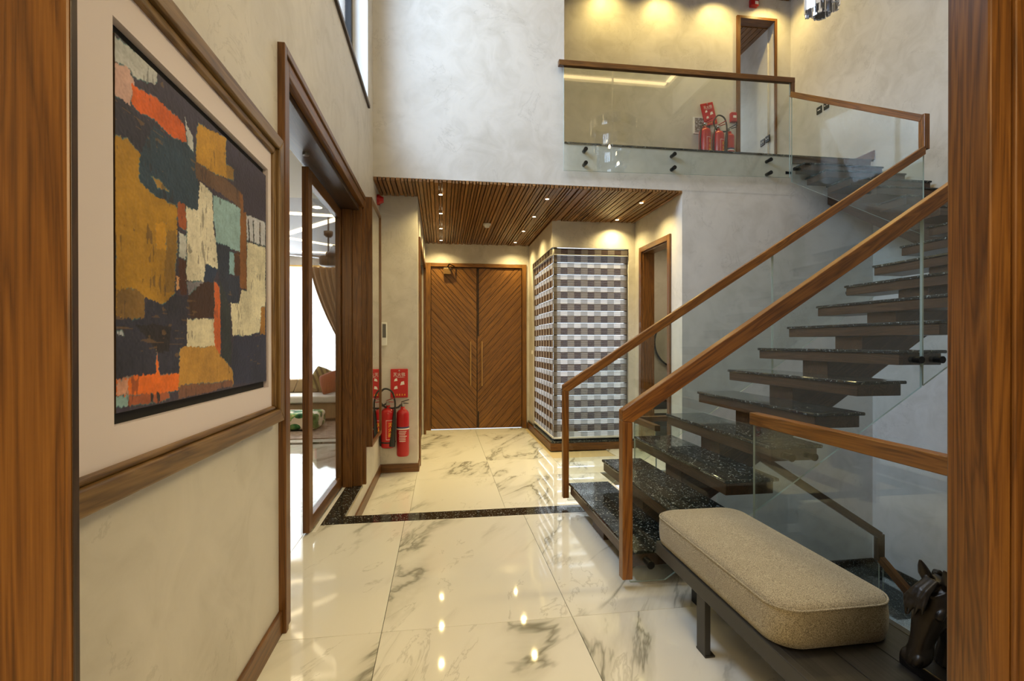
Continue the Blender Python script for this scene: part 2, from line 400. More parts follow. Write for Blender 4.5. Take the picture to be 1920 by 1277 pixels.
fv = root('floor_vestibule', (1, 6, ZV))
b = B(); b.box(XO, 1.85, YF, YU+.2, ZV-.16, ZV-.016); b.box(XO, 4.4, YU+.2, YB+.1, ZV-.16, ZV-.016); b.build('grout_bed', GROUT, fv)
tiles(fv, [-.29, .58, 1.46], [4.54], ZV, XL, 1.85, YF, YU+.2)
tiles(fv, [-.29, .58, 1.46, 2.34, 3.22], [6.34, 8.14], ZV, XL, 4.3, YU+.2, YB+.02, lambda x, y: x > 1.6 and y > 6.9 and x < 2.3)
b = B(); b.box(-.87, 1.72, 3.634, YF, -.02, .0006); b.prism([(-.87, YF, -.02), (XL, YF, -.02), (XL, 4.62, -.02), (-.86, 4.62, -.02)], (0, 0, .0206))
struct('trim_2', b, GRAN)
struct('trim_3', B().box(-.885, -.858, 3.5, 4.62, -.02, .001), WHITE)
b = B(); b.box(XL, 1.72, YF-.02, YF+.0, ZV, -.02); struct('trim_4', b, PLAS)
# pit below the stair
b = B(); b.box(1.60, 1.72, .8, YF, -3.4, -.02); b.box(1.72, 1.85, YF-.1, YU, -3.4, ZV-.016); struct('wall_pit', b, PLAS)
struct('floor_basement', B().box(1.6, XR, .8, YU, -3.5, -3.4), MARB)
# ---- baseboards
struct('baseboard_left', B().box(XL, XL+.015, .8, 2.31, 0, .105, 'y'), OAK, .003)
struct('baseboard_vestibule', B().box(XL, XL+.015, YF+.02, 5.93, ZV, ZV+.1, 'y'), OAK, .003)
struct('baseboard_pier', B().box(XL+.015, -.270, 5.915, 5.93, ZV, ZV+.1, 'x'), OAK, .003)
struct('baseboard_side', B().box(-.285, -.270, 5.93, 6.2, ZV, ZV+.1, 'y'), OAK, .003)
b = B(); b.box(1.52, 2.80, 6.76, 6.84, ZV, -.135); b.box(1.52, 1.60, 6.84, YB, ZV, -.135, 'y'); struct('baseboard_bay', b, OAK, .003)
b = B(); b.box(1.535, 2.80, 6.775, 6.9, -.135, -.105); b.box(1.535, 1.66, 6.9, YB, -.135, -.105); struct('window_sill_bay', b, GRAN, .004)

# ---- doorway of the camera (door_5)
d5 = root('door_1', (.2, .72, 0))
B().box(-.72, -.5285, .786, .80, 0, 2.56, 'z').build('casing', OAK, d5, .004)
B().box(-.5285, -.527, .787, .80, 0, 2.56, 'z').build('stop_strip', DARKW, d5, .001)
B().box(.965, 1.012, .74, .815, 0, 2.56, 'z').build('casing', OAK, d5, .004)
B().box(1.0115, 1.070, .735, .803, 0, 2.56, 'z').build('casing', OAK, d5, .004)
B().box(1.0705, 1.086, .72, .795, 0, 2.56, 'z').build('stop_strip', DARKW, d5, .002)
B().box(1.100, 1.40, .66, .72, 0, 2.5, 'z').build('sliding_leaf', OAK, d5, .004)
B().box(-.72, 1.12, .62, .815, 2.5, 2.62, 'x').build('head_casing', OAK, d5, .004)

# ---- sliding door to the living room (door_2)
d2 = root('door_2', (-.8, 3.5, 0))
FX = XL+.032
for (y0, y1) in ((2.30, 2.335), (2.335, 2.40)):
    B().box(XL-.02, FX-(0 if y0 < 2.31 else .010), y0, y1, 0, 2.64 if y0 < 2.31 else 2.6045, 'z').build('casing', OAK, d2, .004)
B().box(XL-.02, FX, 2.3355, 4.66, 2.605, 2.64, 'y').build('head_casing', OAK, d2, .004)
B().box(XL-.02, FX-.010, 2.4005, 4.62, 2.535, 2.6045, 'y').build('head_casing', OAK, d2, .004)
B().box(XL-.02, FX, 4.62, 4.66, 0, 2.605, 'z').build('casing', OAK, d2, .004)
B().box(-.93, XL-.02, 2.36, 4.62, 2.50, 2.60, 'y').build('head_lining', DARKW, d2, .002)
B().box(-.84, XL-.02, 2.38, 2.40, 0, 2.5, 'z').build('jamb_lining', OAK, d2)
B().box(-.80, XL-.0, 4.58, 4.62, 0, 2.535, 'z').build('jamb_lining', OAK, d2, .003)
B().box(-.885, -.80, 4.55, 4.62, 0, 2.5, 'z').build('jamb_lining', OAK, d2, .003)
lf = B().box(-.932, -.888, 3.46, 3.555, .012, 2.49, 'z').build('sliding_leaf', OAK, d2, .003)
B().box(-.932, -.888, 4.50, 4.64, .012, 2.49, 'z').build('stile', OAK, lf, .003)
B().box(-.932, -.888, 3.555, 4.50, .012, .105, 'y').build('bottom_rail', OAK, lf, .003)
B().box(-.932, -.888, 3.555, 4.50, 2.40, 2.49, 'y').build('top_rail', OAK, lf, .003)
B().box(-.914, -.906, 3.55, 4.51, .10, 2.41).build('glass_pane', PANE, lf)
B().cyl((-.85, 3.25, 2.5), (-.85, 3.25, 2.485), .02).build('roller_bracket', STEEL, d2)

# ---- high window in the left wall (window_1)
w1 = root('window_1', (-.85, 3.3, 3.645))
B().box(-.885, XL-.0, 5.000, 5.0095, 3.665, 6.25).build('reveal', WHITE, w1)
B().box(-.885, XL+.02, 1.7, 5.02, 3.63, 3.664, 'y').build('window_sill', DARKW, w1, .002)
for y0 in (1.70, 3.32, 4.93):
    B().box(-.925, -.865, y0, y0+.07, 3.664, 6.25).build('window_frame', BLACK, w1, .003)
B().box(-.925, -.865, 1.77, 4.93, 3.664, 3.73).build('window_frame', BLACK, w1, .003)
B().box(-.925, -.865, 1.77, 4.93, 6.19, 6.25).build('window_frame', BLACK, w1, .003)
for y0, y1 in ((1.77, 3.32), (3.39, 4.93)):
    B().box(-.90, -.894, y0, y1, 3.73, 6.19).build('pane', PANE, w1)

# ---- front double door with chevron planks (door_3)
d3 = root('door_3', (.62, YB, ZV))
B().box(-.29, -.19, YB-.03, YB+.1, ZV, 2.70, 'z').build('casing', DOORW, d3, .004)
B().box(1.43, 1.51, YB-.03, YB+.1, ZV, 2.70, 'z').build('casing', DOORW, d3, .004)
B().box(-.19, 1.43, YB-.03, YB+.1, 2.635, 2.70, 'x').build('head_casing', DOORW, d3, .004)
def clip(poly, x0, x1, z0, z1):
    for ax, val, keep in ((0, x0, 1), (0, x1, -1), (1, z0, 1), (1, z1, -1)):
        out = []
        for i in range(len(poly)):
            p, q = poly[i], poly[(i+1) % len(poly)]
            ip = (p[ax]-val)*keep >= 0; iq = (q[ax]-val)*keep >= 0
            if ip: out.append(p)
            if ip != iq:
                t = (val-p[ax])/(q[ax]-p[ax]); out.append((p[0]+(q[0]-p[0])*t, p[1]+(q[1]-p[1])*t))
        poly = out
        if len(poly) < 3: return None
    return poly
ZD = 2.628
for side, (x0, x1) in ((-1, (-.186, .616)), (1, (.624, 1.426))):
    leaf = B().box(x0, x1, YB+.012, YB+.05, ZV+.012, ZD, 'z').build('leaf', DARKW, d3)
    ang = math.radians(48); dx, dz = math.cos(ang)*-side*-1, math.sin(ang)
    dx = side*math.cos(ang)                      # boards fall towards the meeting stile
    nx, nz = -dz*side, math.cos(ang)             # normal to the boards
    c = -2.5
    while c < 4.2:
        wd = random.choice((.05, .075, .095, .12))
        q = []
        for (s, n) in ((-4, c), (4, c), (4, c+wd), (-4, c+wd)):
            bx = x1 if side < 0 else x0
            q.append((bx+dx*s+nx*n, ZV+dz*s+nz*n))
        p = clip(q, x0+.003, x1-.003, ZV+.015, ZD-.003)
        if p:
            dpt = random.choice((.0, .0025, .005))
            B().prism([(u, YB+.012, v) for u, v in p], (0, -.012+dpt, 0), (dx, 0, dz)).build('plank', DOORW, leaf, .002, 1)
        c += wd+.007
    hx = .502 if side < 0 else .702
    h = B().cyl((hx, YB-.075, .535), (hx, YB-.075, 1.325), .013).build('pull_handle', BRASS, leaf)
    for z in (.62, 1.24): B().cyl((hx, YB-.075, z), (hx, YB+.005, z), .008, n=8).build('handle_standoff', BRASS, h)
B().box(-.19, 1.43, YB+.06, YB+.07, ZV+.01, 2.64).build('light_stop_board', DARKW, d3)  # unseen backing, added to stop sky light leaking round the leaves
B().box(.632, .650, YB-.012, YB+.0, 1.42, ZD-.01, 'z').build('flush_bolt', BLACK, d3)
B().box(.634, .650, YB-.012, YB+.0, ZV+.03, .08, 'z').build('flush_bolt', BLACK, d3)
cl = B().box(.03, .165, YB-.075, YB-.005, 2.50, 2.61).build('door_closer', BRONZE, d3, .006)
B().bar((.10, YB-.05, 2.62), (.13, YB-.14, 2.665), .02, .012).build('closer_arm', BLACK, cl)
B().bar((.13, YB-.14, 2.665), (.22, YB-.04, 2.64), .02, .012).build('closer_arm', BLACK, cl)
# ---- doorway in the left side of the vestibule (door_4), casing only seen edge-on
d4 = root('door_4', (-.3, 7.2, ZV))
B().box(-.30, -.262, 6.18, 6.26, ZV, 2.62, 'z').build('casing', OAK, d4, .003)
B().box(-.30, -.262, 8.29, 8.37, ZV, 2.62, 'z').build('casing', OAK, d4, .003)
B().box(-.30, -.262, 6.26, 8.29, 2.54, 2.62, 'y').build('head_casing', OAK, d4, .003)
B().box(-.37, -.33, 6.26, 8.29, ZV, 2.54, 'z').build('leaf', OAK, d4, .003)
# ---- doorway on the right of the vestibule (door_5)
d6 = root('door_5', (2.85, 6.1, ZV))
B().box(2.775, 2.80, 5.68, 5.75, ZV, 2.64, 'z').build('casing', OAK, d6, .003)
B().box(2.775, 2.80, 6.55, 6.63, ZV, 2.64, 'z').build('casing', OAK, d6, .003)
B().box(2.775, 2.80, 5.75, 6.55, 2.57, 2.64, 'y').build('head_casing', OAK, d6, .003)
B().box(2.80, 2.96, 5.75, 5.77, ZV, 2.57, 'z').build('jamb_lining', OAK, d6)
B().box(2.80, 2.96, 6.52, 6.55, ZV, 2.57, 'z').build('jamb_lining', OAK, d6)
B().box(2.80, 2.96, 5.77, 6.52, 2.55, 2.58, 'y').build('head_lining', OAK, d6)
b = B(); b.box(2.95, 4.4, 7.6, 7.75, ZV, ZC); b.box(4.3, 4.4, YU+.15, 7.6, ZV, ZC); struct('wall_washroom', b, PLAS)
struct('ceiling_washroom', B().box(2.95, 4.4, YU+.15, 7.75, 2.85, 2.95), CREAMW)
struct('wall_washroom_left', B().box(2.85, 2.95, 6.92, 7.75, ZV, ZC), PLAS)
# ---- balcony doorway (door_6)
d7 = root('door_6', (4.7, YB2, Z2))
B().box(4.395, 4.45, YB2-.03, YB2+.16, Z2, 6.215, 'z').build('casing', OAK, d7, .003)
B().box(5.02, 5.055, YB2-.03, YB2+.0, Z2, 6.215, 'z').build('casing', OAK, d7, .003)
B().box(4.45, 5.02, YB2-.03, YB2+.16, 6.175, 6.215, 'x').build('head_casing', OAK, d7, .003)
# ---- glazing behind the blinds (window_2)
w2 = root('window_2', (2.1, 7.2, -.1))
for (x0, x1) in ((1.60, 1.645), (2.655, 2.70)): B().box(x0, x1, 6.875, 6.915, -.105, 2.66).build('window_frame', BLACK, w2)
B().box(1.645, 2.655, 6.875, 6.915, -.105, -.06).build('window_frame', BLACK, w2)
B().box(1.645, 2.655, 6.892, 6.898, -.06, 2.66).build('pane', PANE, w2)
B().box(1.61, 1.65, 8.27, 8.32, -.105, 2.66).build('window_frame', BLACK, w2)
B().box(1.61, 1.65, 6.915, 8.27, -.105, -.06).build('window_frame', BLACK, w2)
B().box(1.63, 1.636, 6.915, 8.27, -.06, 2.66).build('pane', PANE, w2)
# ---- living room shell
b = B(); b.box(-4.6, -4.5, 1.0, 9.7, 0, 3.1); b.box(-4.5, XO, 1.0, 1.1, 0, 3.1); b.box(XO-.001, XO+.1, 6.07, 9.7, 0, 3.1); struct('wall_living', b, PLAS)
b = B(); b.box(-4.5, -4.0, 9.5, 9.6, 0, 3.1); b.box(-1.15, XO, 9.5, 9.6, 0, 3.1); b.box(-4.0, -1.15, 9.5, 9.6, 2.72, 3.1); b.box(-4.0, -1.15, 9.5, 9.6, 0, .25); struct('wall_living_far', b, PLAS)
cl = root('ceiling_living', (-2.7, 5, 2.92))
b = B(); b.box(-4.6, XO, 1.0, 9.7, 2.92, 3.1); b.build('ceiling_board', GREYC, cl)
B().box(-4.5, XO-.01, 1.1, 5.25, 2.78, 2.92).build('dropped_soffit', CREAMW, cl)
STRIPE = emit('strip_light', (1, .80, .50), 5)
B().box(-4.5, XO-.05, 5.26, 5.62, 2.90, 2.919).build('cove_strip', STRIPE, cl)
for p0, p1 in (((-3.4, 6.25), (-1.0, 6.52)), ((-3.2, 8.67), (-1.0, 6.25)), ((-3.4, 6.96), (-1.0, 9.18)), ((-4, 8.86), (-1, 9.3))):
    B().bar((*p0, 2.915), (*p1, 2.915), .10, .012).build('strip_light', STRIPE, cl)
lfz = root('floor_living', (-2.7, 5, 0))
b = B(); b.box(-4.5, -.93, 1.1, 9.5, -.1, -.016); b.build('grout_bed', GROUT, lfz)
tiles(lfz, [-3.6, -2.7, -1.8], [2.4, 4.2, 5.6, 7.4], 0, -4.5, XO, 1.1, 9.5)
w3 = root('window_3', (-2.6, 9.55, .25))
for x in (-4.0, -2.6, -1.22): B().box(x, x+.07, 9.52, 9.58, .25, 2.72).build('window_frame', BLACK, w3)
for x0, x1 in ((-3.93, -2.6), (-2.53, -1.22)): B().box(x0, x1, 9.548, 9.552, .25, 2.72).build('pane', PANE, w3)

# ================================================================== STAIRCASE
RISE, RUN, X0 = .179, .2731, 1.0005
st = thing('staircase', (1.0, 3.15, 0), 'open staircase with black granite treads on one timber stringer, turning up to the balcony', 'staircase')
def tread(parent, x0, x1, y0, y1, z, grain='y'):
    t = B().box(x0+.012, x1-.03, y0+.012, y1-.012, z-.088, z-.020, grain).build('tread', TREADW, parent, .003)
    B().box(x0, x1-.0, y0, y1, z-.020, z).build('granite_slab', GRAN, t, .006)
    return t
for n in range(1, 13):
    x = X0+(n-1)*RUN; tread(st, x, x+.33, 2.5, YF, RISE*n)
tread(st, 4.277, XR-.02, 2.5, YF, RISE*13, 'x')
UY = {14: 3.715, 15: 4.003, 16: 4.290, 17: 4.578, 18: 4.870, 19: 5.160}
for n, y in UY.items():
    z = RISE*n; y1 = min(y+.33, YU-.02)
    gx = 4.292-.152*((y+.15-3.83)/1.48)+.045
    t = B().box(gx+.012, XR-.07, y+.012, y1-.03, z-.088, z-.020, 'x').build('tread', TREADW, st, .003)
    B().box(gx, XR-.06, y, y1, z-.020, z).build('granite_slab', GRAN, t, .006)
B().box(4.175, XR-.06, 5.340, 5.367, Z2-.105, Z2-.021, 'x').build('top_riser', TREADW, st, .003)
pts = [(X0+.05, 0)]
for n in range(1, 13):
    x = X0+(n-1)*RUN+.05; pts += [(x, RISE*n-.088), (x+RUN, RISE*n-.088)]
pts += [(X0+12*RUN+.05, RISE*13-.088), (4.60, RISE*13-.088), (4.60, RISE*13-.36)]
under = lambda x: .6554*(x-X0)+RISE-.47
pts += [(X0+12*RUN-.05, under(X0+12*RUN-.05)), (X0+(.47-RISE)/.6554, 0)]
B().prism([(x, 3.09, z) for x, z in pts], (0, .24, 0), (1, 0, .65)).build('stringer', TREADW, st, .003)
pts = [(3.65, RISE*13-.088)]
for n in range(14, 20):
    y = UY[n]+.05; yn = UY[n+1]+.05 if n < 19 else YU-.01
    pts += [(y, RISE*n-.088), (yn, RISE*n-.088)]
pts += [(YU-.01, RISE*19-.42), (3.75, RISE*13-.36), (3.4, RISE*13-.36), (3.4, RISE*13-.088)]
B().prism([(4.66, y, z) for y, z in pts], (.24, 0, 0), (0, 1, .65)).build('stringer', TREADW, st, .003)
struct('baseboard_right', B().box(XR-.018, XR, 5.34, YB2, Z2, Z2+.11, 'y'), OAK, .002)

# ------------------------------------------------------------------ glass balustrades
zt = lambda x: .946+.6435*(x-.938)
zb = lambda x: max(.03, .352+.642*(x-1.682))
def fix(parent, p, d, r=.019, L=.05):
    p = Vector(p); d = Vector(d).normalized()
    c = B().cyl(p, p+d*L, r).build('glass_fixing', BLACK, parent)
    B().cyl(p-d*.022, p-d*.0, r*1.1).build('cap', BLACK, c)
def slope_panel(parent, x0, x1, y):
    poly = [(x0, zb(x0))]
    xk = 1.682+(.03-.352)/.642
    if x0 < xk < x1: poly.append((xk, .03))
    poly += [(x1, zb(x1)), (x1, zt(x1)-.05), (x0, zt(x0)-.05)]
    B().prism([(x, y-.006, z) for x, z in poly], (0, .012, 0)).build('glass_panel', GLASS, parent, edge=GEDGE)
def handrail(parent, p0, p1, w=.056, h=.07, name='handrail', mat=None):
    return B().bar(p0, p1, w, h).build(name, mat or RAIL, parent, .004)
def sloped_rail(parent, x0, x1, y, w, h, pw):
    B().prism([(x0, y-w/2, zt(x0)), (x1, y-w/2, zt(x1)), (x1, y-w/2, zt(x1)-h), (x0+pw, y-w/2, zt(x0+pw)-h), (x0, y-w/2, zt(x0)-h*.55)], (0, w, 0), (1, 0, .64)).build('handrail', RAIL, parent, .004)
    B().prism([(x0, y-w/2, .055), (x0+pw, y-w/2, .055), (x0+pw, y-w/2, zt(x0+pw)-h), (x0, y-w/2, zt(x0)-h*.55)], (0, w, 0), (0, 0, 1)).build('end_post', RAIL, parent, .004)
nb = thing('stair_balustrade', (1.0, 2.47, .03), 'glass stair balustrade with oak handrail nearest the bench', 'railing')
slope_panel(nb, .985, 2.752, 2.47); slope_panel(nb, 2.764, 4.20, 2.47)
sloped_rail(nb, .934, 4.22, 2.47, .056, .100, .056)
for n in (1, 4, 7, 10):
    x = X0+(n-1)*RUN
    for dx in (.09, .23): fix(nb, (x+dx, 2.464, RISE*n-.055), (0, 1, 0), L=.045)
fb = thing('stair_balustrade', (1.0, 3.83, .03), 'glass stair balustrade with oak handrail on the far side of the lower flight', 'railing')
zt0 = zt; zt = lambda x: .959+.632*(x-.96)
slope_panel(fb, 1.0, 2.796, 3.824); slope_panel(fb, 2.806, 4.285, 3.824)
sloped_rail(fb, .958, 4.285, 3.824, .048, .080, .048)
for n in (1, 4, 7, 10):
    x = X0+(n-1)*RUN
    for dx in (.09, .23): fix(fb, (x+dx, 3.830, RISE*n-.055), (0, -1, 0), L=.045)
# upper flight (toward the balcony)
ub = thing('stair_balustrade', (4.25, 4.5, 2.2), 'glass balustrade with oak rail along the short upper flight below the wall sockets', 'railing')
A0 = Vector((4.292, 3.83, 3.335)); A1 = Vector((4.140, 5.31, 4.285))
off = Vector((0, 0, 1.07))
B().prism([A0-off+Vector((-.006, 0, 0)), A1-off+Vector((-.006, 0, 0)), A1+Vector((-.006, 0, -.03)), A0+Vector((-.006, 0, -.03))], (.012, 0, 0)).build('glass_panel', GLASS, ub, edge=GEDGE)
handrail(ub, A0-Vector((0, 0, .025)), A1-Vector((0, 0, .025)), .05, .06)
B().box(4.27, 4.325, 3.80, 3.86, 3.03, 3.345, 'z').build('corner_post', RAIL, ub, .004)
for n in (16, 19):
    for dy in (.08, .22):
        fx = 4.292-.152*((UY[n]+dy-3.83)/1.48)
        fix(ub, (fx-.006, UY[n]+dy, RISE*n-.055), (1, 0, 0), L=.05)
# balcony
bb = thing('balcony_balustrade', (2.7, 5.31, 3.22), 'glass balcony balustrade with dark timber rail over the vestibule', 'railing')
B().prism([(1.345, 5.304, 3.215), (4.115, 5.304, 3.265), (4.115, 5.304, 4.40), (1.345, 5.304, 4.40)], (0, .012, 0)).build('glass_panel', GLASS, bb, edge=GEDGE)
handrail(bb, (1.287, 5.31, 4.405), (4.165, 5.31, 4.42), .055, .06, mat=OAK)
B().box(4.125, 4.165, 5.285, 5.335, 4.25, 4.40, 'z').build('end_post', OAK, bb, .003)
for x in (1.595, 2.647, 3.854):
    for z in (3.462, 3.308): fix(bb, (x, 5.304, z), (0, 1, 0), .021, .066)
# guard beside the void, behind the bench
vb = thing('void_balustrade', (1.69, 1.7, 0), 'glass guard with oak rail behind the upholstered bench', 'railing')
B().box(1.684, 1.696, .82, 2.455, -.05, .86).build('glass_panel', GLASS, vb, edge=GEDGE)
handrail(vb, (1.69, 2.46, .885), (1.69, .82, .885), .052, .065)
# short guard in the vestibule at the head of the basement stair
gb = thing('landing_balustrade', (1.8, 4.1, ZV), 'short glass guard with timber rail seen behind the lower treads', 'railing')
B().box(1.795, 1.805, 3.93, 4.40, ZV-.1, .55).build('glass_panel', GLASS, gb, edge=GEDGE)
B().box(1.805, 2.25, 4.395, 4.405, ZV-.1, .55).build('glass_panel', GLASS, gb, edge=GEDGE)
handrail(gb, (1.80, 3.90, .575), (1.80, 4.42, .575), .05, .05, mat=OAK); handrail(gb, (1.826, 4.40, .575), (2.25, 4.40, .575), .05, .05, mat=OAK)
# basement flight
bs = thing('basement_staircase', (2.2, 4.6, -1.49), 'black granite steps going down below the main staircase', 'staircase')
for k in range(1, 7):
    z = ZV-RISE*k; x = 2.2+(k-1)*RUN
    t = B().box(x+.01, x+.33, 3.88, YU-.02, z-.09, z-.02, 'y').build('tread', TREADW, bs, .003)
    B().box(x-.02, x+.33, 3.865, YU-.01, z-.02, z).build('granite_slab', GRAN, t, .004)
ZL = ZV-RISE*7
t = B().box(3.86, XR-.01, 3.88, YU-.01, ZL-.12, ZL-.02).build('landing', TREADW, bs)
B().box(3.85, XR-.005, 3.865, YU-.005, ZL-.02, ZL).build('granite_slab', GRAN, t, .004)
for k in range(1, 7):
    z = ZL-RISE*k; y = 3.87-k*RUN
    t = B().box(3.92, XR-.02, y, y+.30, z-.09, z-.02, 'x').build('tread', TREADW, bs, .003)
    B().box(3.90, XR-.01, y-.0, y+.31, z-.02, z).build('granite_slab', GRAN, t, .004)
b = B(); b.box(3.9, XR, YU-.016, YU, ZL, ZL+.11); b.box(XR-.016, XR, 3.9, YU-.016, ZL, ZL+.11); struct('baseboard_basement', b, GRAN)
lb = thing('basement_balustrade', (3.2, 3.83, -1.4), 'glass balustrade with dark brown rail descending under the stairs', 'railing')
P0, P1 = (2.3, 3.835, .57), (3.85, 3.835, -.415)
B().prism([(2.3, 3.83, -.65), (3.85, 3.83, -1.63), (3.85, 3.83, -.44), (2.3, 3.83, .54)], (0, .01, 0)).build('glass_panel', GLASS, lb, edge=GEDGE)
handrail(lb, P0, P1, .05, .062, mat=DARKW)
B().box(3.825, 3.885, 3.81, 3.865, -.64, -.405, 'z').build('corner_post', DARKW, lb, .003)
handrail(lb, (3.855, 3.82, -.625), (3.855, 2.2, -1.64), .05, .062, mat=OAK)
B().prism([(3.85, 3.80, -1.7), (3.85, 2.2, -2.75), (3.85, 2.2, -1.66), (3.85, 3.80, -.64)], (.01, 0, 0)).build('glass_panel', GLASS, lb, edge=GEDGE)

# ================================================================== BENCH, CUSHION, HORSE
be = thing('bench', (1.3, 1.7, 0), 'low dark bench with flat metal legs and a black timber seat plank', 'bench')
for i, (x0, x1) in enumerate(((1.098, 1.255), (1.258, 1.415), (1.418, 1.575))):
    B().box(x0, x1, .95, 2.30, .262, .298, 'y').build('plank', BLACKW, be, .002)
B().box(1.068, 1.098, .95, 2.335, .235, .30, 'y').build('side_rail', DKGREY, be, .003)
B().box(1.575, 1.605, .95, 2.335, .235, .30, 'y').build('side_rail', DKGREY, be, .003)
B().box(1.098, 1.575, 2.305, 2.335, .235, .30, 'x').build('end_rail', DKGREY, be, .003)
for (x0, x1) in ((1.070, 1.096), (1.577, 1.603)):
    for y in (1.06, 1.875):
        l = B().box(x0, x1, y, y+.065, 0.004, .236, 'z').build('leg', DKGREY, be, .002)
        B().box(x0-.0, x1+.018, y-.004, y+.069, 0, .008).build('foot_plate', DKGREY, l, .001)
B().box(1.240, 1.275, 2.24, 2.30, 0, .262).build('leg', BLACK, be, .003)
B().box(1.500, 1.535, 2.24, 2.30, 0, .262).build('leg', BLACK, be, .003)

def rr(cx, cy, hx, hy, r, n=10):
    out = []
    for k, (sx, sy) in enumerate(((1, 1), (-1, 1), (-1, -1), (1, -1))):
        for i in range(n+1):
            a = math.pi/2*(k+i/n); out.append((cx+sx*(hx-r)+r*math.cos(a), cy+sy*(hy-r)+r*math.sin(a)))
    return out
cx, cy, hx, hy = 1.297, 1.900, .222, .472
prof = [(-.012, .300), (-.002, .304), (.004, .330), (.006, .375), (.003, .420), (-.001, .428), (-.006, .438), (-.025, .446), (-.07, .452), (-.13, .455), (-.19, .456)]
vs = []; fs = []
for ins, z in prof:
    k = max(.02, .095+ins*.55) if ins > -.15 else .02
    ring = rr(cx, cy, max(.01, hx+ins), hy+ins, min(k, max(.005, hx+ins-.004)))
    vs += [(x, y, z) for x, y in ring]
m = len(ring)
for k in range(len(prof)-1):
    for i in range(m): fs.append((k*m+i, k*m+(i+1) % m, (k+1)*m+(i+1) % m, (k+1)*m+i))
fs.append(tuple(reversed(range(m)))); fs.append(tuple(range((len(prof)-1)*m, len(prof)*m)))
TWEED = fabric('tweed', srgb(88, 78, 58), srgb(206, 193, 165), 330)
b = B(); b._add(vs, fs, smooth=True); cu = b.build('bench_cushion', TWEED)
tag(cu, 'long beige tweed cushion with rounded corners lying on the dark bench', 'cushion')
B().tube([(x, y, .4285) for x, y in rr(cx, cy, hx+.003, hy+.003, .097, 12)], .0036, 6, closed=True).build('piping', TWEED, cu)

# horse head: lofted masses fused into one surface
def ell(b, c, ax, n=16, m=10):
    c = Vector(c); X, Y, Z = [Vector(a) for a in ax]
    b.surf(lambda u, v: c + X*math.cos(2*math.pi*u)*math.sin(math.pi*max(.001, min(.999, v))) + Y*math.sin(2*math.pi*u)*math.sin(math.pi*max(.001, min(.999, v))) + Z*math.cos(math.pi*v), n, m, True)
def loft(b, rings, n=18):
    vs = []; fs = []
    for c, a, l in rings:
        c = Vector(c); a = Vector(a); l = Vector(l)
        vs += [c + a*math.cos(2*math.pi*i/n) + l*math.sin(2*math.pi*i/n) for i in range(n)]
    for k in range(len(rings)-1):
        for i in range(n): fs.append((k*n+i, k*n+(i+1) % n, (k+1)*n+(i+1) % n, (k+1)*n+i))
    fs.append(tuple(reversed(range(n)))); fs.append(tuple(range((len(rings)-1)*n, len(rings)*n)))
    b._add(vs, fs, smooth=True)
hb = B(); HY = 1.25
F = Vector((-.94, 0, -.34)).normalized(); D = Vector((-.30, 0, -.95)).normalized(); S = Vector((0, 1, 0))
poll = Vector((1.452, HY, .578))
def hr(t, fwd, back, lat):   # ring on the head axis: reach to the face, to the jaw, and half width
    c = poll + D*(.225*t); c2 = c + F*(fwd-back)/2
    return (c2, F*(fwd+back)/2, S*lat)
loft(hb, [hr(-.05, .018, .03, .028), hr(.06, .040, .055, .044), hr(.2, .050, .068, .050), hr(.34, .050, .075, .048), hr(.48, .045, .066, .041), hr(.62, .041, .043, .032),
          hr(.76, .040, .032, .029), hr(.87, .044, .034, .033), hr(.95, .042, .036, .034), hr(1.02, .030, .030, .026), hr(1.06, .012, .012, .010)])
for s in (-1, 1):
    ell(hb, poll+D*.075-F*.045+S*s*.028, (F*.040, D*.046, S*.022))           # cheek
    ell(hb, poll+D*.055+F*.020+S*s*.040, (F*.017, D*.016, S*.012))           # brow and eye socket
    ell(hb, poll+D*.064+F*.022+S*s*.045, (F*.009, D*.010, S*.008))           # eye
    ell(hb, poll+D*.200+F*.032+S*s*.020, (F*.013, D*.018, S*.012))           # nostril wing
    loft(hb, [(poll+S*s*.030+Vector((.004, 0, .0)), F*.014, S*.016), (poll+S*s*.035+Vector((-.006, 0, .025)), F*.015, S*.018), (poll+S*s*.037+Vector((-.012, 0, .045)), F*.010, S*.013), (poll+S*s*.036+Vector((-.020, 0, .064)), F*.003, S*.004)], 10)
ell(hb, poll+D*.222-F*.006, (F*.026, D*.016, S*.022))                        # lip and chin
loft(hb, [(poll+Vector((.00, 0, .005)), Vector((.045, 0, .03)), S*.038), (poll+Vector((.055, 0, -.03)), Vector((.055, 0, .055)), S*.046), (poll+Vector((.105, 0, -.10)), Vector((.085, 0, .035)), S*.056),
          (poll+Vector((.125, 0, -.18)), Vector((.095, 0, .0)), S*.066), (poll+Vector((.115, 0, -.243)), Vector((.10, 0, 0)), S*.075)])
random.seed(3)
for i in range(26):                                                         # forelock and mane locks
    s = random.uniform(-.034, .034)
    if i < 14:
        a = poll+S*s*.6+Vector((-.012, 0, .018)); L = random.uniform(.05, .10)
        p = [a, a+F*.035+D*L*.3+S*s*.2, a+F*.048+D*L*.65+S*(s*.5+random.uniform(-.008, .008)), a+F*.044+D*L+S*(s*.7+random.uniform(-.012, .012))]
    else:
        q = (i-14)/12; a = poll+Vector((.02+.10*q, s*.4, .035-.10*q)); L = random.uniform(.05, .09); sg = -1 if i % 2 else 1
        p = [a, a+Vector((.015, sg*.028, -.01)), a+Vector((.02, sg*.050, -L*.6)), a+Vector((.012, sg*.055, -L))]
    hb.tube(p, [.007, .0075, .006, .002], 6)
BRZ = plain('dark_bronze', (.020, .016, .013), .33, .55)
ho = hb.build('horse_bust', BRZ); tag(ho, 'dark bronze horse head sculpture at the near end of the bench', 'sculpture')
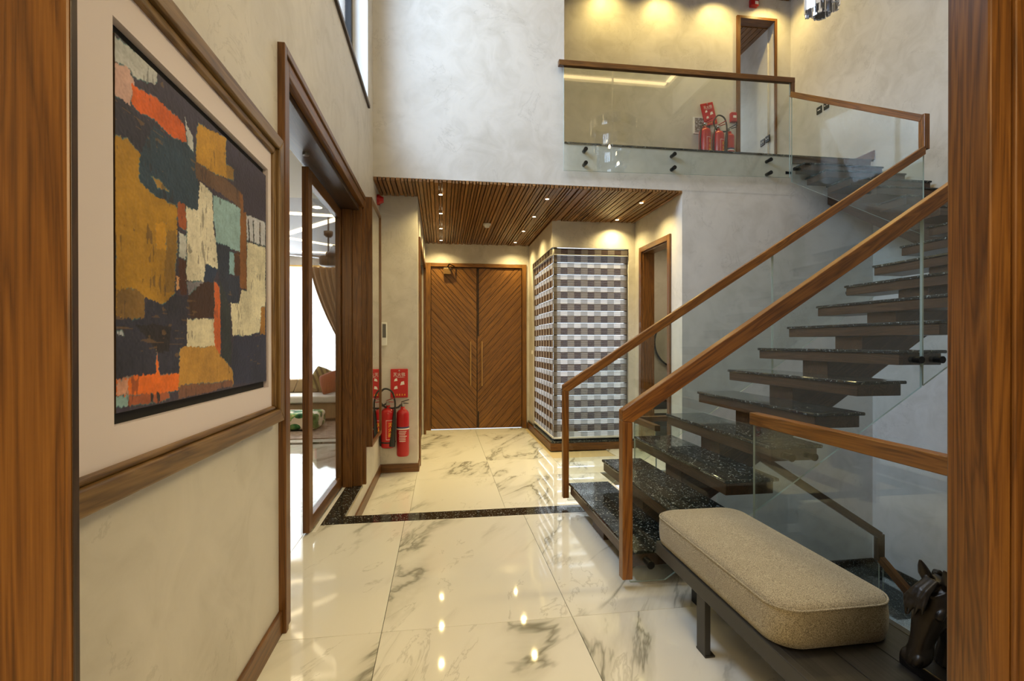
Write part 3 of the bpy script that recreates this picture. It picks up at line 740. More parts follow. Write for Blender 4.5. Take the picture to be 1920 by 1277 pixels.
rm = ho.modifiers.new('remesh', 'REMESH'); rm.mode = 'VOXEL'; rm.voxel_size = .0028; rm.use_smooth_shade = True
smo = ho.modifiers.new('smooth', 'SMOOTH'); smo.iterations = 3; smo.factor = .5
B().box(1.41, 1.62, HY-.085, HY+.085, .299, .333).build('plinth', BRZ, ho, .004)
random.seed(21)

# ================================================================== PAINTING
pa = thing('framed_painting', (XL, 1.6, 1.0), 'large abstract painting in a bronze moulded frame with a pale mat on the left wall', 'painting')
fy0, fy1, fz0, fz1 = .95, 2.225, .967, 2.168
def mould(name, inner, outer, x, mat):
    (iy0, iy1, iz0, iz1) = inner; (oy0, oy1, oz0, oz1) = outer
    q = [(oy0, oz0), (oy1, oz0), (oy1, oz1), (oy0, oz1)]; p = [(iy0, iz0), (iy1, iz0), (iy1, iz1), (iy0, iz1)]
    for i in range(4):
        j = (i+1) % 4; g = (0, 1, 0) if i % 2 == 0 else (0, 0, 1)
        B().prism([(XL+.001, *q[i]), (XL+.001, *q[j]), (XL+.001, *p[j]), (XL+.001, *p[i])], (x, 0, 0), g).build(name, mat, pa, .006, 3)
mould('frame_rail', (fy0+.055, fy1-.055, fz0+.055, fz1-.055), (fy0, fy1, fz0, fz1), .050, BRONZE)
mould('frame_bead', (fy0+.085, fy1-.085, fz0+.072, fz1-.085), (fy0+.056, fy1-.056, fz0+.055, fz1-.055), .036, BRONZE)
my0, my1, mz0, mz1 = 1.160, 2.106, 1.120, 2.003
for (y0, y1, z0, z1) in ((fy0+.06, my0, fz0+.06, fz1-.06), (my1, fy1-.06, fz0+.06, fz1-.06), (my0, my1, fz0+.06, mz0), (my0, my1, mz1, fz1-.06)):
    B().box(XL+.004, XL+.024, y0, y1, z0, z1).build('mat_board', MAT, pa)
B().box(XL+.001, XL+.004, my0, my1, mz0, mz1).build('shadow_box', BLACKB, pa)
PATCHES = [
 ((182,172,150), [(-0.017,0.992),(0.173,1.005),(0.169,0.956),(0.072,0.922),(0.052,0.941),(-0.003,0.925)]),
 ((195,148,120), [(-0.005,0.922),(0.052,0.941),(0.072,0.908),(0.058,0.844),(-0.003,0.836)]),
 ((45,40,48), [(-0.003,0.833),(0.058,0.84),(0.164,0.842),(0.237,0.818),(0.098,0.725),(-0.004,0.732)]),
 ((38,55,62), [(0.098,0.725),(0.156,0.829),(0.237,0.827),(0.328,0.86),(0.368,0.875),(0.398,0.754),(0.398,0.648),(0.271,0.636),(0.163,0.628),(0.097,0.647)]),
 ((208,86,12), [(0.062,0.899),(0.106,0.906),(0.18,0.918),(0.272,0.92),(0.323,0.914),(0.328,0.862),(0.255,0.84),(0.156,0.848),(0.085,0.845),(0.061,0.854)]),
 ((190,180,158), [(0.319,0.949),(0.338,0.921),(0.368,0.896),(0.367,0.847),(0.333,0.86),(0.329,0.911)]),
 ((180,125,30), [(0.384,0.848),(0.4,0.967),(0.478,0.969),(0.603,1.004),(0.602,0.839),(0.501,0.826),(0.388,0.818)]),
 ((150,105,32), [(0.602,0.896),(0.666,0.901),(0.666,0.855),(0.602,0.839)]),
 ((100,68,42), [(0.378,0.824),(0.602,0.833),(0.732,0.832),(0.732,0.758),(0.55,0.765),(0.383,0.76)]),
 ((165,115,25), [(-0.004,0.728),(0.051,0.745),(0.098,0.729),(0.097,0.647),(0.163,0.628),(0.271,0.632),(0.267,0.586),(-0.005,0.513)]),
 ((165,115,25), [(-0.004,0.544),(0.277,0.627),(0.267,0.455),(0.261,0.349),(0.234,0.289),(0.191,0.307),(0.114,0.32),(0.106,0.258),(0.045,0.246),(-0.005,0.261)]),
 ((120,85,35), [(0.003,0.322),(0.064,0.342),(0.114,0.32),(0.11,0.258),(0.045,0.246),(0.003,0.261)]),
 ((190,130,25), [(0.161,0.544),(0.214,0.562),(0.213,0.476),(0.168,0.467)]),
 ((135,95,30), [(0.214,0.536),(0.267,0.545),(0.261,0.349),(0.209,0.344)]),
 ((150,108,42), [(0.149,0.68),(0.187,0.684),(0.236,0.667),(0.179,0.658)]),
 ((150,72,30), [(0.275,0.648),(0.317,0.651),(0.317,0.6),(0.275,0.588)]),
 ((150,72,30), [(0.281,0.618),(0.325,0.629),(0.323,0.559),(0.281,0.564)]),
 ((185,175,152), [(0.281,0.546),(0.323,0.547),(0.323,0.468),(0.28,0.468)]),
 ((75,38,22), [(0.28,0.46),(0.328,0.466),(0.328,0.351),(0.289,0.347)]),
 ((215,148,85), [(0.269,0.398),(0.286,0.398),(0.286,0.362),(0.27,0.355)]),
 ((212,192,150), [(0.322,0.647),(0.398,0.648),(0.403,0.756),(0.494,0.746),(0.493,0.642),(0.321,0.596)]),
 ((212,192,150), [(0.325,0.629),(0.495,0.679),(0.501,0.595),(0.531,0.565),(0.531,0.466),(0.446,0.475),(0.434,0.404),(0.328,0.4)]),
 ((140,162,146), [(0.499,0.742),(0.732,0.758),(0.723,0.705),(0.499,0.644)]),
 ((140,162,146), [(0.501,0.681),(0.725,0.746),(0.723,0.572),(0.626,0.566),(0.519,0.568)]),
 ((135,80,30), [(0.717,0.833),(0.756,0.826),(0.755,0.713),(0.729,0.706)]),
 ((135,80,30), [(0.725,0.746),(0.783,0.762),(0.788,0.42),(0.722,0.427)]),
 ((36,42,52), [(0.519,0.568),(0.634,0.574),(0.633,0.455),(0.715,0.467),(0.715,0.356),(0.569,0.332),(0.531,0.466)]),
 ((130,156,146), [(0.626,0.553),(0.67,0.555),(0.669,0.467),(0.625,0.467)]),
 ((75,42,22), [(0.67,0.555),(0.723,0.566),(0.723,0.468),(0.669,0.467)]),
 ((185,175,160), [(0.783,0.748),(0.997,0.768),(0.996,0.658),(0.79,0.635)]),
 ((60,48,44), [(0.799,0.731),(0.809,0.734),(0.819,0.634),(0.805,0.632)]),
 ((60,48,44), [(0.851,0.738),(0.861,0.74),(0.866,0.638),(0.855,0.635)]),
 ((60,48,44), [(0.922,0.749),(0.934,0.752),(0.941,0.646),(0.926,0.642)]),
 ((212,192,145), [(0.79,0.628),(0.996,0.649),(0.993,0.365),(0.922,0.236),(0.812,0.22),(0.652,0.215),(0.639,0.351),(0.715,0.356),(0.739,0.414),(0.788,0.42)]),
 ((150,98,30), [(0.943,0.361),(0.993,0.365),(0.992,0.226),(0.932,0.226)]),
 ((42,40,48), [(-0.005,0.253),(0.114,0.259),(0.121,0.32),(0.2,0.302),(0.243,0.338),(0.338,0.347),(0.331,0.171),(0.287,0.171),(0.278,0.092),(-0.007,0.096)]),
 ((32,25,26), [(0.071,0.238),(0.234,0.239),(0.233,0.167),(0.175,0.153),(0.12,0.202)]),
 ((165,160,150), [(0.003,0.219),(0.025,0.226),(0.03,0.206),(0.007,0.206)]),
 ((35,48,64), [(0.446,0.475),(0.531,0.462),(0.493,0.411),(0.439,0.404)]),
 ((128,118,112), [(0.328,0.395),(0.434,0.404),(0.423,0.361),(0.338,0.352)]),
 ((62,36,22), [(0.338,0.352),(0.439,0.404),(0.505,0.413),(0.505,0.278),(0.348,0.269)]),
 ((42,46,42), [(0.55,0.431),(0.632,0.336),(0.645,0.099),(0.568,0.108)]),
 ((195,88,30), [(0.506,0.419),(0.55,0.399),(0.555,0.141),(0.504,0.148)]),
 ((205,184,138), [(0.332,0.266),(0.505,0.274),(0.504,0.173),(0.327,0.167)]),
 ((40,42,56), [(0.668,0.215),(0.992,0.226),(0.991,-0.004),(0.659,0.014),(0.645,0.112)]),
 ((178,124,46), [(0.287,0.171),(0.504,0.173),(0.555,0.135),(0.659,0.071),(0.659,0.014),(0.398,0.02),(0.278,0.012),(0.278,0.086)]),
 ((120,75,50), [(0.278,0.044),(0.651,0.032),(0.651,0.008),(0.278,0.001)]),
 ((216,98,20), [(-0.007,0.094),(0.183,0.091),(0.278,0.088),(0.278,0.033),(0.224,0.034),(0.044,0.041),(-0.007,0.052)]),
 ((216,98,20), [(0.161,0.089),(0.169,0.171),(0.179,0.088)]),
 ((205,140,102), [(0.002,0.092),(0.044,0.091),(0.044,0.046),(0.002,0.051)]),
 ((130,152,135), [(-0.01,0.048),(0.047,0.041),(0.046,0.012),(-0.01,0.012)]),
 ((158,78,40), [(0.047,0.041),(0.224,0.034),(0.24,0.011),(0.046,0.009)]),
 ((40,30,28), [(0.139,0.039),(0.15,0.039),(0.15,0.013),(0.139,0.013)]),
 ((40,30,28), [(0.166,0.038),(0.178,0.038),(0.178,0.012),(0.166,0.012)]),
]
CY0, CY1, CZ0, CZ1 = 1.172, 2.088, 1.147, 1.972
NU, NV = 400, 370
U, Vv = np.meshgrid(np.linspace(0, 1, NU), np.linspace(0, 1, NV))
rng = np.random.default_rng(4)
def vnoise(sc, seed):
    r = np.random.default_rng(seed); g = r.random((sc+3, sc+3))
    x = U*sc; y = Vv*sc; i = x.astype(int); j = y.astype(int); fx = x-i; fy = y-j
    fx = fx*fx*(3-2*fx); fy = fy*fy*(3-2*fy)
    return (g[j, i]*(1-fx)+g[j, i+1]*fx)*(1-fy)+(g[j+1, i]*(1-fx)+g[j+1, i+1]*fx)*fy
du = (vnoise(12, 1)-.5)*.010+(vnoise(150, 2)-.5)*.009; dv = (vnoise(12, 3)-.5)*.010+(vnoise(150, 4)-.5)*.009
lin = lambda c: np.array([(x/255/12.92) if x/255 <= .04045 else ((x/255+.055)/1.055)**2.4 for x in c])
img = np.ones((NV, NU, 3))*lin((54, 44, 52))*np.array((1.03, 1.22, 1.75))
pu, pv = U+du, Vv+dv
for k, (c, poly) in enumerate(PATCHES):
    ins = np.zeros((NV, NU), bool); n = len(poly)
    for i in range(n):
        x1, y1 = poly[i]; x2, y2 = poly[(i+1) % n]
        if y1 == y2: continue
        cnd = ((y1 > pv) != (y2 > pv)) & (pu < (x2-x1)*(pv-y1)/(y2-y1)+x1); ins ^= cnd
    img[ins] = lin(c)*np.array((1.03, 1.22, 1.75))
def snoise(su, sv, seed):
    r = np.random.default_rng(seed); g = r.random((sv+3, su+3)); x = U*su; y = Vv*sv; i = x.astype(int); j = y.astype(int); fx = x-i; fy = y-j
    return (g[j, i]*(1-fx)+g[j, i+1]*fx)*(1-fy)+(g[j+1, i]*(1-fx)+g[j+1, i+1]*fx)*fy
sh = .50+.44*vnoise(9, 9)+.16*snoise(30, 70, 10)+.18*snoise(80, 24, 13)+.26*vnoise(38, 14)*vnoise(5, 15)+.22*(vnoise(180, 11)-.5)
img *= sh[..., None]
lum = img.mean(-1)
scr = ((snoise(150, 30, 20)*vnoise(14, 21)) > .56) & (lum > .04)          # scraped-through dark ground
img[scr] = img[scr]*.45+lin((54, 44, 52))*.4
dab = ((snoise(30, 160, 22)*vnoise(11, 23)) > .62) & (lum < .05)          # dry-brushed ochre and grey over the darks
img[dab] = img[dab]*.55+lin((150, 115, 70))*.35
gx = np.abs(np.diff(lum, axis=1, append=lum[:, -1:])); gy = np.abs(np.diff(lum, axis=0, append=lum[-1:]))
edge_ = ((gx+gy) > .09) & (vnoise(40, 24) > .45); img[edge_] = img[edge_]*.4+lin((70, 130, 140))*.5
vs = []; XF = XL+.021
yy = CY0+U*(CY1-CY0); zz = CZ0+Vv*(CZ1-CZ0)
vs = np.stack([np.full_like(yy, 0)+.0006*(vnoise(120, 12)-.5), yy-(CY0+CY1)/2, zz-(CZ0+CZ1)/2], -1).reshape(-1, 3)
idx = np.arange(NU*NV).reshape(NV, NU)
fs = np.stack([idx[:-1, :-1], idx[:-1, 1:], idx[1:, 1:], idx[1:, :-1]], -1).reshape(-1, 4)
me = bpy.data.meshes.new('canvas'); me.from_pydata(vs.tolist(), [], fs.tolist())
ca = me.color_attributes.new('paint', 'FLOAT_COLOR', 'POINT')
ca.data.foreach_set('color', np.concatenate([img.reshape(-1, 3), np.ones((NU*NV, 1))], 1).ravel().astype(np.float32))
pm = N('oil_paint'); at = pm.n('ShaderNodeAttribute', attribute_name='paint')
nz = pm.noise(pm.mapping(pm.pos(), (1, 1, 2.2)), 60, 5, .65, .8)
cc = pm.mix(.07, at.outputs[0], pm.ramp(nz, [(.3, (.25, .25, .25)), (.7, (.9, .9, .9))]), 'OVERLAY')
pm.set(Base_Color=cc, Roughness=.55); pm.bump(nz, .15, .002); me.materials.append(pm.m)
cvs = bpy.data.objects.new('canvas', me); COL.objects.link(cvs); place(cvs, (XF, (CY0+CY1)/2, (CZ0+CZ1)/2), pa)
B().box(XL+.004, XF-.0008, CY0, CY1, CZ0, CZ1).build('canvas_edge', plain('canvas_side', (.09, .055, .03), .7), pa)

# ================================================================== VESTIBULE THINGS
mi = thing('wall_mirror', (XL, 5.1, .33), 'tall mirror in a deep oak frame on the left wall before the fire extinguishers', 'mirror')
MX = -.640
B().box(XL, MX, 4.685, 4.715, .33, 2.655, 'z').build('frame_stile', OAK, mi, .002)
B().box(XL, MX, 5.36, 5.39, .33, 2.655, 'z').build('frame_stile', OAK, mi, .002)
B().box(XL, MX, 4.715, 5.36, .33, .36, 'y').build('frame_rail', OAK, mi, .002)
B().box(XL, MX, 4.715, 5.36, 2.625, 2.655, 'y').build('frame_rail', OAK, mi, .002)
B().box(XL+.03, MX-.012, 4.715, 5.36, .36, 2.625).build('mirror_glass', MIRROR, mi)

def extinguisher(x, y, z, r, h, label, kind, group=None, side=1):
    """hangs in front of a wall facing -Y; z = bottom of the cylinder"""
    t = thing('fire_extinguisher', (x, y, z), label, 'fire extinguisher', group)
    s = r*.8
    cyl = B().lathe((x, y, z), [(.001, 0), (r*.86, 0), (r*.97, .012), (r, .03), (r, h-s), (r*.96, h-s*.7), (r*.78, h-s*.32), (r*.5, h-s*.08), (.028, h), (.024, h+.03), (.001, h+.03)], 24).build('cylinder', RED, t)
    B().cyl((x, y, z+h+.02), (x, y, z+h+.075), .019, .024, 12).build('valve', STEEL, t)
    f = Vector((.6*side, -.75, 0)).normalized()
    c = Vector((x, y, z+h+.07))
    B().bar(c-f*.03, c+f*.105+Vector((0, 0, .004)), .018, .007).build('carry_handle', BLACK if kind == 'co2' else RED, t, .001)
    B().bar(c-f*.02+Vector((0, 0, .012)), c+f*.115+Vector((0, 0, .048)), .018, .007).build('lever', BLACK if kind == 'co2' else RED, t, .001)
    B().box(x-.03, x+.03, y+r*.5, y+r+.03, z+h*.62, z+h*.70).build('wall_bracket', BLACK, t)
    if kind == 'co2':
        B().lathe((x, y, z), [(r+.0008, h*.60), (r+.0008, h*.635)], 24).build('band', NAVY, cyl)
        B().lathe((x, y, z), [(r+.0008, h*.575), (r+.0008, h*.60)], 24).build('band', PWHITE, cyl)
        for k in range(7):
            a0 = math.radians(-128+random.uniform(0, 8)); a1 = math.radians(random.uniform(-70, -45)); zz = z+h*(.54-.035*k)
            B().surf(lambda u, v: (x+(r+.001)*math.cos(a0+(a1-a0)*u), y+(r+.001)*math.sin(a0+(a1-a0)*u), zz+(v-.5)*.007), 8, 2).build('label_line', PWHITE, cyl)
        hs = [(x, y, z+h+.055)]
        pts = [Vector((x-.02*side, y-.02, z+h+.055)), Vector((x-.07*side, y-.03, z+h+.02)), Vector((x-.20*side, y-.02, z+h+.03)), Vector((x-.27*side, y-.03, z+h+.14)), Vector((x-.21*side, y-.04, z+h+.24)), Vector((x-.12*side, y-.05, z+h+.21)), Vector((x-.085*side, y-.06, z+h+.10)), Vector((x-.085*side, y-.065, z+h-.02))]
        sm = []
        for i in range(len(pts)-1):
            p0 = pts[max(0, i-1)]; p1 = pts[i]; p2 = pts[i+1]; p3 = pts[min(len(pts)-1, i+2)]
            for q in range(6):
                u = q/6; sm.append(.5*((2*p1)+(p2-p0)*u+(2*p0-5*p1+4*p2-p3)*u*u+(3*p1-p0-3*p2+p3)*u**3))
        sm.append(pts[-1])
        B().tube(sm, .011, 8).build('hose', BLACKR, t)
        hp = pts[-1]
        B().cyl(hp+Vector((0, 0, .02)), hp+Vector((-.035*side, 0, -.40)), .014, .036, 14).build('horn', BLACKR, t)
    else:
        pn = B(); a0, a1 = math.radians(-100), math.radians(-42)
        pn.surf(lambda u, v: (x+(r+.001)*math.cos(a0+(a1-a0)*u), y+(r+.001)*math.sin(a0+(a1-a0)*u), z+h*(.22+.48*v)), 10, 2); lab = pn.build('label_panel', REDCARD, cyl)
        for (v0, v1) in ((.215, .225), (.695, .705)):
            B().surf(lambda u, v: (x+(r+.0016)*math.cos(a0+(a1-a0)*u), y+(r+.0016)*math.sin(a0+(a1-a0)*u), z+h*(v0+(v1-v0)*v)), 10, 2).build('label_border', PWHITE, lab)
        for (b0, b1) in ((0, .04), (.96, 1)):
            B().surf(lambda u, v: (x+(r+.0016)*math.cos(a0+(a1-a0)*(b0+(b1-b0)*u)), y+(r+.0016)*math.sin(a0+(a1-a0)*(b0+(b1-b0)*u)), z+h*(.22+.48*v)), 3, 2).build('label_border', PWHITE, lab)
        am = math.radians(-68); rad = r+.006
        for k, ch in enumerate('灭火器'):
            text(ch, h*.115, YELL, lab, (x+rad*math.cos(am), y+rad*math.sin(am), z+h*(.58-.125*k)), (math.pi/2, 0, am+math.pi/2))
        B().tube([(x-.015, y-.02, z+h+.05), (x-r*.9, y-r*.4, z+h+.02), (x-r*1.06, y-r*.35, z+h*.7), (x-r*1.07, y-r*.35, z+h*.3), (x-r*1.02, y-r*.4, z+h*.12), (x-r*.95, y-r*.42, z+h*.05)], .010, 8).build('hose', BLACKR, t)
        B().lathe((x, y, z), [(r+.001, h*.12), (r+.003, h*.13), (r+.003, h*.15), (r+.001, h*.16)], 24).build('strap', BLACKR, t)
        B().cyl((x+.0, y-.026, z+h+.045), (x, y-.04, z+h+.045), .016, n=14).build('gauge', STEEL, t)
    return t
extinguisher(-.452, 5.83, -.02, .072, .545, 'slim red carbon dioxide fire extinguisher with black horn on the pier beside the mirror', 'co2')
extinguisher(-.62, 5.825, .085, .083, .46, 'red powder fire extinguisher with yellow lettering half hidden by the mirror frame', 'dry')
def blanket(x0, x1, y, z0, z1, label, tilt=0):
    t = thing('fire_blanket', ((x0+x1)/2, y, z0), label, 'fire blanket')
    b = B().box(x0, x1, y-.022, y-.0, z0, z1); pk = b.build('pouch', REDCARD, t, .006)
    w = x1-x0; h = z1-z0; rx = (math.pi/2, 0, 0); yy = y-.0245
    text('灭火毯', w*.235, PWHITE, pk, ((x0+x1)/2-.0, yy, z1-h*.20), rx)
    for k in range(3): B().box(x0+w*(.18+.10*k), x1-w*(.28-.05*k), yy-.0006, yy, z1-h*(.27+.012*k), z1-h*(.274+.012*k)).build('print_line', PWHITE, pk)
    for (cx_, cz_, s) in ((.30, .62, .10), (.68, .50, .13), (.30, .35, .11), (.72, .72, .0)):
        if s: B().prism([(x0+w*(cx_-s), yy, z0+h*(cz_-s*.5)), (x0+w*(cx_+s), yy, z0+h*(cz_-s*.3)), (x0+w*(cx_+s*.7), yy, z0+h*(cz_+s*.6)), (x0+w*(cx_-s*.5), yy, z0+h*(cz_+s*.4))], (0, -.0008, 0)).build('print_picture', PWHITE, pk)
    for k in range(5): B().prism([(x0+w*(.18+.15*k), yy, z0+h*.08), (x0+w*(.26+.15*k), yy, z0+h*.08), (x0+w*(.22+.15*k), yy, z0+h*.15)], (0, -.0008, 0)).build('print_flame', YELL, pk)
    B().cyl(((x0+x1)/2, y-.03, z1-.02), ((x0+x1)/2, y, z1-.02), .008, n=10).build('grommet', STEEL, t)
    return t
blanket(-.598, -.398, 5.92, .65, .99, 'red fire blanket pouch hanging on the pier above the extinguishers')
ic = thing('intercom', (-.66, 5.93, 1.27), 'white wall intercom handset panel with grey screen on the pier', 'intercom')
B().box(-.712, -.640, 5.90, 5.93, 1.265, 1.54).build('housing', WHITEG, ic, .006); B().box(-.690, -.650, 5.898, 5.90, 1.36, 1.52).build('screen', plain('screen_grey', (.12, .12, .12), .2), ic)
sw = thing('wall_switch', (2.69, YU, .79), 'black switch plate on the wall edge behind the stair rail', 'switch')
B().box(2.665, 2.725, YU-.012, YU, .79, .88).build('plate', BLACK, sw, .002); B().box(2.68, 2.71, YU-.016, YU-.012, .81, .86).build('rocker', DKGREY, sw, .001)
al = thing('fire_alarm_bell', (XL, 5.73, 2.95), 'red fire sounder high in the corner under the timber ceiling', 'alarm')
B().cyl((XL, 5.70, 2.92), (XL+.03, 5.70, 2.92), .06, n=24).build('base', RED, al); B().cyl((XL+.03, 5.70, 2.92), (XL+.07, 5.70, 2.92), .05, .03, 24).build('dome', RED, al)
sd = thing('smoke_detector', (.656, 7.131, ZC), 'round white smoke detector on the timber ceiling', 'smoke detector')
B().cyl((.656, 7.131, ZC), (.656, 7.131, ZC-.022), .058, .055, 28).build('base', WHITEG, sd); B().cyl((.656, 7.131, ZC-.022), (.656, 7.131, ZC-.052), .042, .034, 28).build('chamber', WHITEG, sd)

rows = {5.785: 'nearest row', 6.63: 'second row', 7.51: 'third row', 8.37: 'row by the front door'}
cols = {-.01: 'left', 1.262: 'middle', 2.456: 'right'}
def downlight(x, y, z, label, group, power, ang=95, r=.022, color=WARM):
    t = thing('downlight', (x, y, z), label, 'downlight', group)
    B().lathe((x, y, z), [(r*1.45, .0), (r*1.4, -.003), (r*1.1, -.0035), (r*1.05, -.001)], 20).build('trim_ring', DARKW, t)
    B().cyl((x, y, z-.001), (x, y, z-.0035), r*1.0, n=16).build('lens', SPOTE, t)
    l = bpy.data.lights.new('downlight_beam', 'SPOT'); l.energy = power; l.color = color; l.spot_size = math.radians(ang); l.spot_blend = 1.0; l.shadow_soft_size = .02
    o = bpy.data.objects.new('downlight_beam', l); COL.objects.link(o); place(o, (x, y, z-.012), t)
    return t
for y, rn in rows.items():
    for x, cn in cols.items():
        if cn == 'right' and y > 7: continue
        downlight(x, y, ZC, 'small recessed downlight in the timber ceiling, %s column, %s' % (cn, rn), 'vestibule ceiling downlights', 62, 140)
for x, wn in ((2.35, 'first from the pale wall'), (3.21, 'second from the pale wall'), (4.09, 'third from the pale wall'), (4.90, 'above the balcony doorway')):
    downlight(x, 6.53, ZT-.03, 'recessed downlight over the balcony, %s' % wn, 'balcony downlights', 64, 140, color=(1, .74, .25))

# zebra blinds
def blindmat(name, dark, light, trans, ribs, contrast):
    m = N(name); g = m.n('ShaderNodeSeparateXYZ'); m.put(g.inputs[0], m.gc())
    par = m.math('FLOORED_MODULO', m.math('FLOOR', m.math('DIVIDE', g.outputs[0], .0995)), 2)
    rib = m.math('MULTIPLY_ADD', m.math('SINE', m.math('MULTIPLY', g.outputs[2], 2*math.pi/.0178)), .5, .5)
    rb = m.math('GREATER_THAN', rib, .42)
    lightc = m.mix(m.math('MULTIPLY', rb, ribs), light, tuple(x*.26 for x in light))
    c = m.mix(m.math('MULTIPLY', par, contrast), lightc, dark)
    d = m.n('ShaderNodeBsdfDiffuse'); m.put(d.inputs[0], c); t = m.n('ShaderNodeBsdfTranslucent'); m.put(t.inputs[0], c); tr = m.n('ShaderNodeBsdfTransparent')
    x = m.n('ShaderNodeMixShader'); x.inputs[0].default_value = .5; m.t.links.new(d.outputs[0], x.inputs[1]); m.t.links.new(t.outputs[0], x.inputs[2])
    y = m.n('ShaderNodeMixShader'); m.put(y.inputs[0], m.math('MULTIPLY', m.math('SUBTRACT', 1, rb), trans)); m.t.links.new(x.outputs[0], y.inputs[1]); m.t.links.new(tr.outputs[0], y.inputs[2])
    m.t.links.new(y.outputs[0], m.out.inputs[0]); return m.m
BD = blindmat('blind_check_band', (.10, .066, .055), (.44, .37, .31), .35, 1.0, .95)
BS = blindmat('blind_sheer_band', (.66, .64, .64), (.52, .50, .49), .5, .5, 1.0)
BSIDE = blindmat('blind_check_band_side', (.12, .062, .036), (.55, .44, .33), .2, .75, 1.0)
def blind(axis, a0, a1, c, ztop, zbot, label, out):
    t = thing('zebra_blind', ((a0+a1)/2 if axis == 'x' else c, c if axis == 'x' else (a0+a1)/2, zbot), label, 'window blind', 'roller blinds of the glazed corner')
    def slab(x0, x1, d0, d1, z0, z1, name, mat, bev=0, par=t):
        b = B()
        if axis == 'x': b.box(x0, x1, c+out*d0 if out < 0 else c+d0, c, z0, z1) if False else b.box(x0, x1, min(c+out*d0, c+out*d1), max(c+out*d0, c+out*d1), z0, z1)
        else: b.box(min(c+out*d0, c+out*d1), max(c+out*d0, c+out*d1), x0, x1, z0, z1, 'y')
        b.g = [(q[0]-b.g[0][0], q[1]-b.g[0][1], q[2]-b.g[0][2]) for q in b.g]
        return b.build(name, mat, par, bev)
    slab(a0, a1, .0, .055, ztop-.075, ztop, 'cassette', BD, .01)
    slab(a0, a1, -.002, .057, ztop-.083, ztop-.075, 'cassette_lip', WHITEG, .002); slab(a0, a1, -.002, .057, ztop, ztop+.01, 'cassette_lid', DKGREY, .002)
    z = ztop-.085; per = (z-zbot-.03)/15
    for k in range(15):
        z1 = z-k*per
        slab(a0+.004, a1-.004, .020, .024, z1-per*.56, z1, 'check_band', BD if axis == 'x' else BSIDE)
        slab(a0+.004, a1-.004, .012, .014, z1-per*1.005, z1-per*.60, 'sheer_band', BS)
    slab(a0+.002, a1-.002, .008, .030, zbot, zbot+.028, 'bottom_bar', WHITEG, .004)
    return t
f1 = blind('x', 1.585, 2.685, 6.858, 2.635, -.085, 'checked zebra blind glowing with daylight on the front of the glazed corner', -1)
b = B().tube([(2.70, 6.83, 2.5), (2.70, 6.83, .9)], .003, 6).build('bead_chain', WHITEG, f1)
f2 = blind('y', 6.87, 8.30, 1.605, 2.635, -.085, 'brown checked zebra blind on the side of the glazed corner facing the front door', -1)
B().cyl((1.575, 6.852, 2.60), (1.60, 6.852, 2.60), .04, n=20).build('end_cap', WHITEG, f2)
B().tube([(1.56, 8.36, 2.5), (1.56, 8.36, 1.15)], .003, 6).build('bead_chain', WHITEG, f2)
B().cyl((1.56, 8.36, 1.10), (1.56, 8.36, 1.16), .018, n=12).build('chain_weight', WHITEG, f2)

# washroom seen through the right-hand doorway
rmz = thing('round_mirror', (3.72, 7.57, 1.2), 'round black-rimmed mirror inside the room past the right-hand doorway', 'mirror')
pts = [(3.86+.42*math.cos(a), 7.57, 1.30+.42*math.sin(a)) for a in [2*math.pi*i/48 for i in range(48)]]
B().tube(pts, .014, 8, closed=True).build('rim', BLACK, rmz); B().cyl((3.86, 7.575, 1.30), (3.86, 7.595, 1.30), .41, n=48).build('mirror_glass', MIRROR, rmz)
va = thing('vanity_unit', (3.6, 7.3, ZV), 'dark vanity with a white counter edge inside the right-hand room', 'cabinet')
B().box(3.05, 4.25, 7.10, 7.59, ZV+.25, .22).build('body', BLACKW, va, .003); B().box(3.03, 4.27, 7.06, 7.59, .22, .27).build('counter', WHITEG, va, .004)
B().box(3.15, 4.1, 7.12, 7.55, .27, .41).build('basin', BLACK, va, .02)
for x in (3.08, 4.18): B().box(x, x+.04, 7.12, 7.57, ZV, ZV+.25).build('leg', BLACK, va)
area('washroom_lamp', (3.6, 6.5, 2.83), (0, 0, -1), .5, .5, 9, (1, .80, .5))

# ================================================================== BALCONY THINGS
extinguisher(3.80, 6.66, 3.90, .083, .52, 'leftmost red powder extinguisher on the balcony wall, yellow lettering', 'dry')
extinguisher(4.02, 6.68, 3.90, .083, .50, 'middle red powder extinguisher on the balcony wall behind a black horn', 'dry')
extinguisher(4.215, 6.70, 3.76, .066, .62, 'slim carbon dioxide extinguisher on the balcony next to the doorway', 'co2')
bl2 = blanket(3.87, 4.07, 6.790, 4.53, 4.86, 'red fire blanket pouch hanging askew on the balcony wall')
bl2.rotation_euler = (0, math.radians(-16)*-1, 0); bl2.rotation_euler = (0, math.radians(-14), 0)
pb = thing('photo_board', (3.83, 6.81, 4.42), 'small mounted photo print behind the balcony extinguishers', 'picture')
B().box(3.70, 3.98, 6.803, 6.8195, 4.40, 4.65).build('board', PWHITE, pb, .002)
pm2 = N('photo_print'); vv = pm2.noise(pm2.mapping(pm2.pos(), (1, 1, 1.4)), 30, 4, .7); pm2.set(Base_Color=pm2.ramp(vv, [(.35, (.03, .03, .04)), (.5, (.2, .14, .10)), (.62, (.6, .6, .65))]), Roughness=.3)
B().box(3.725, 3.97, 6.801, 6.803, 4.42, 4.635).build('print', pm2.m, pb)
cp = thing('call_point', (4.30, 6.81, 4.6), 'small red break-glass box beside the balcony doorway', 'alarm')
B().box(4.285, 4.375, 6.76, 6.82, 4.60, 4.74).build('housing', RED, cp, .008); B().box(4.31, 4.36, 6.757, 6.76, 4.655, 4.69).build('label_plate', PWHITE, cp)
so = thing('alarm_sounder', (4.66, 6.81, 6.35), 'red alarm box above the balcony doorway', 'alarm')
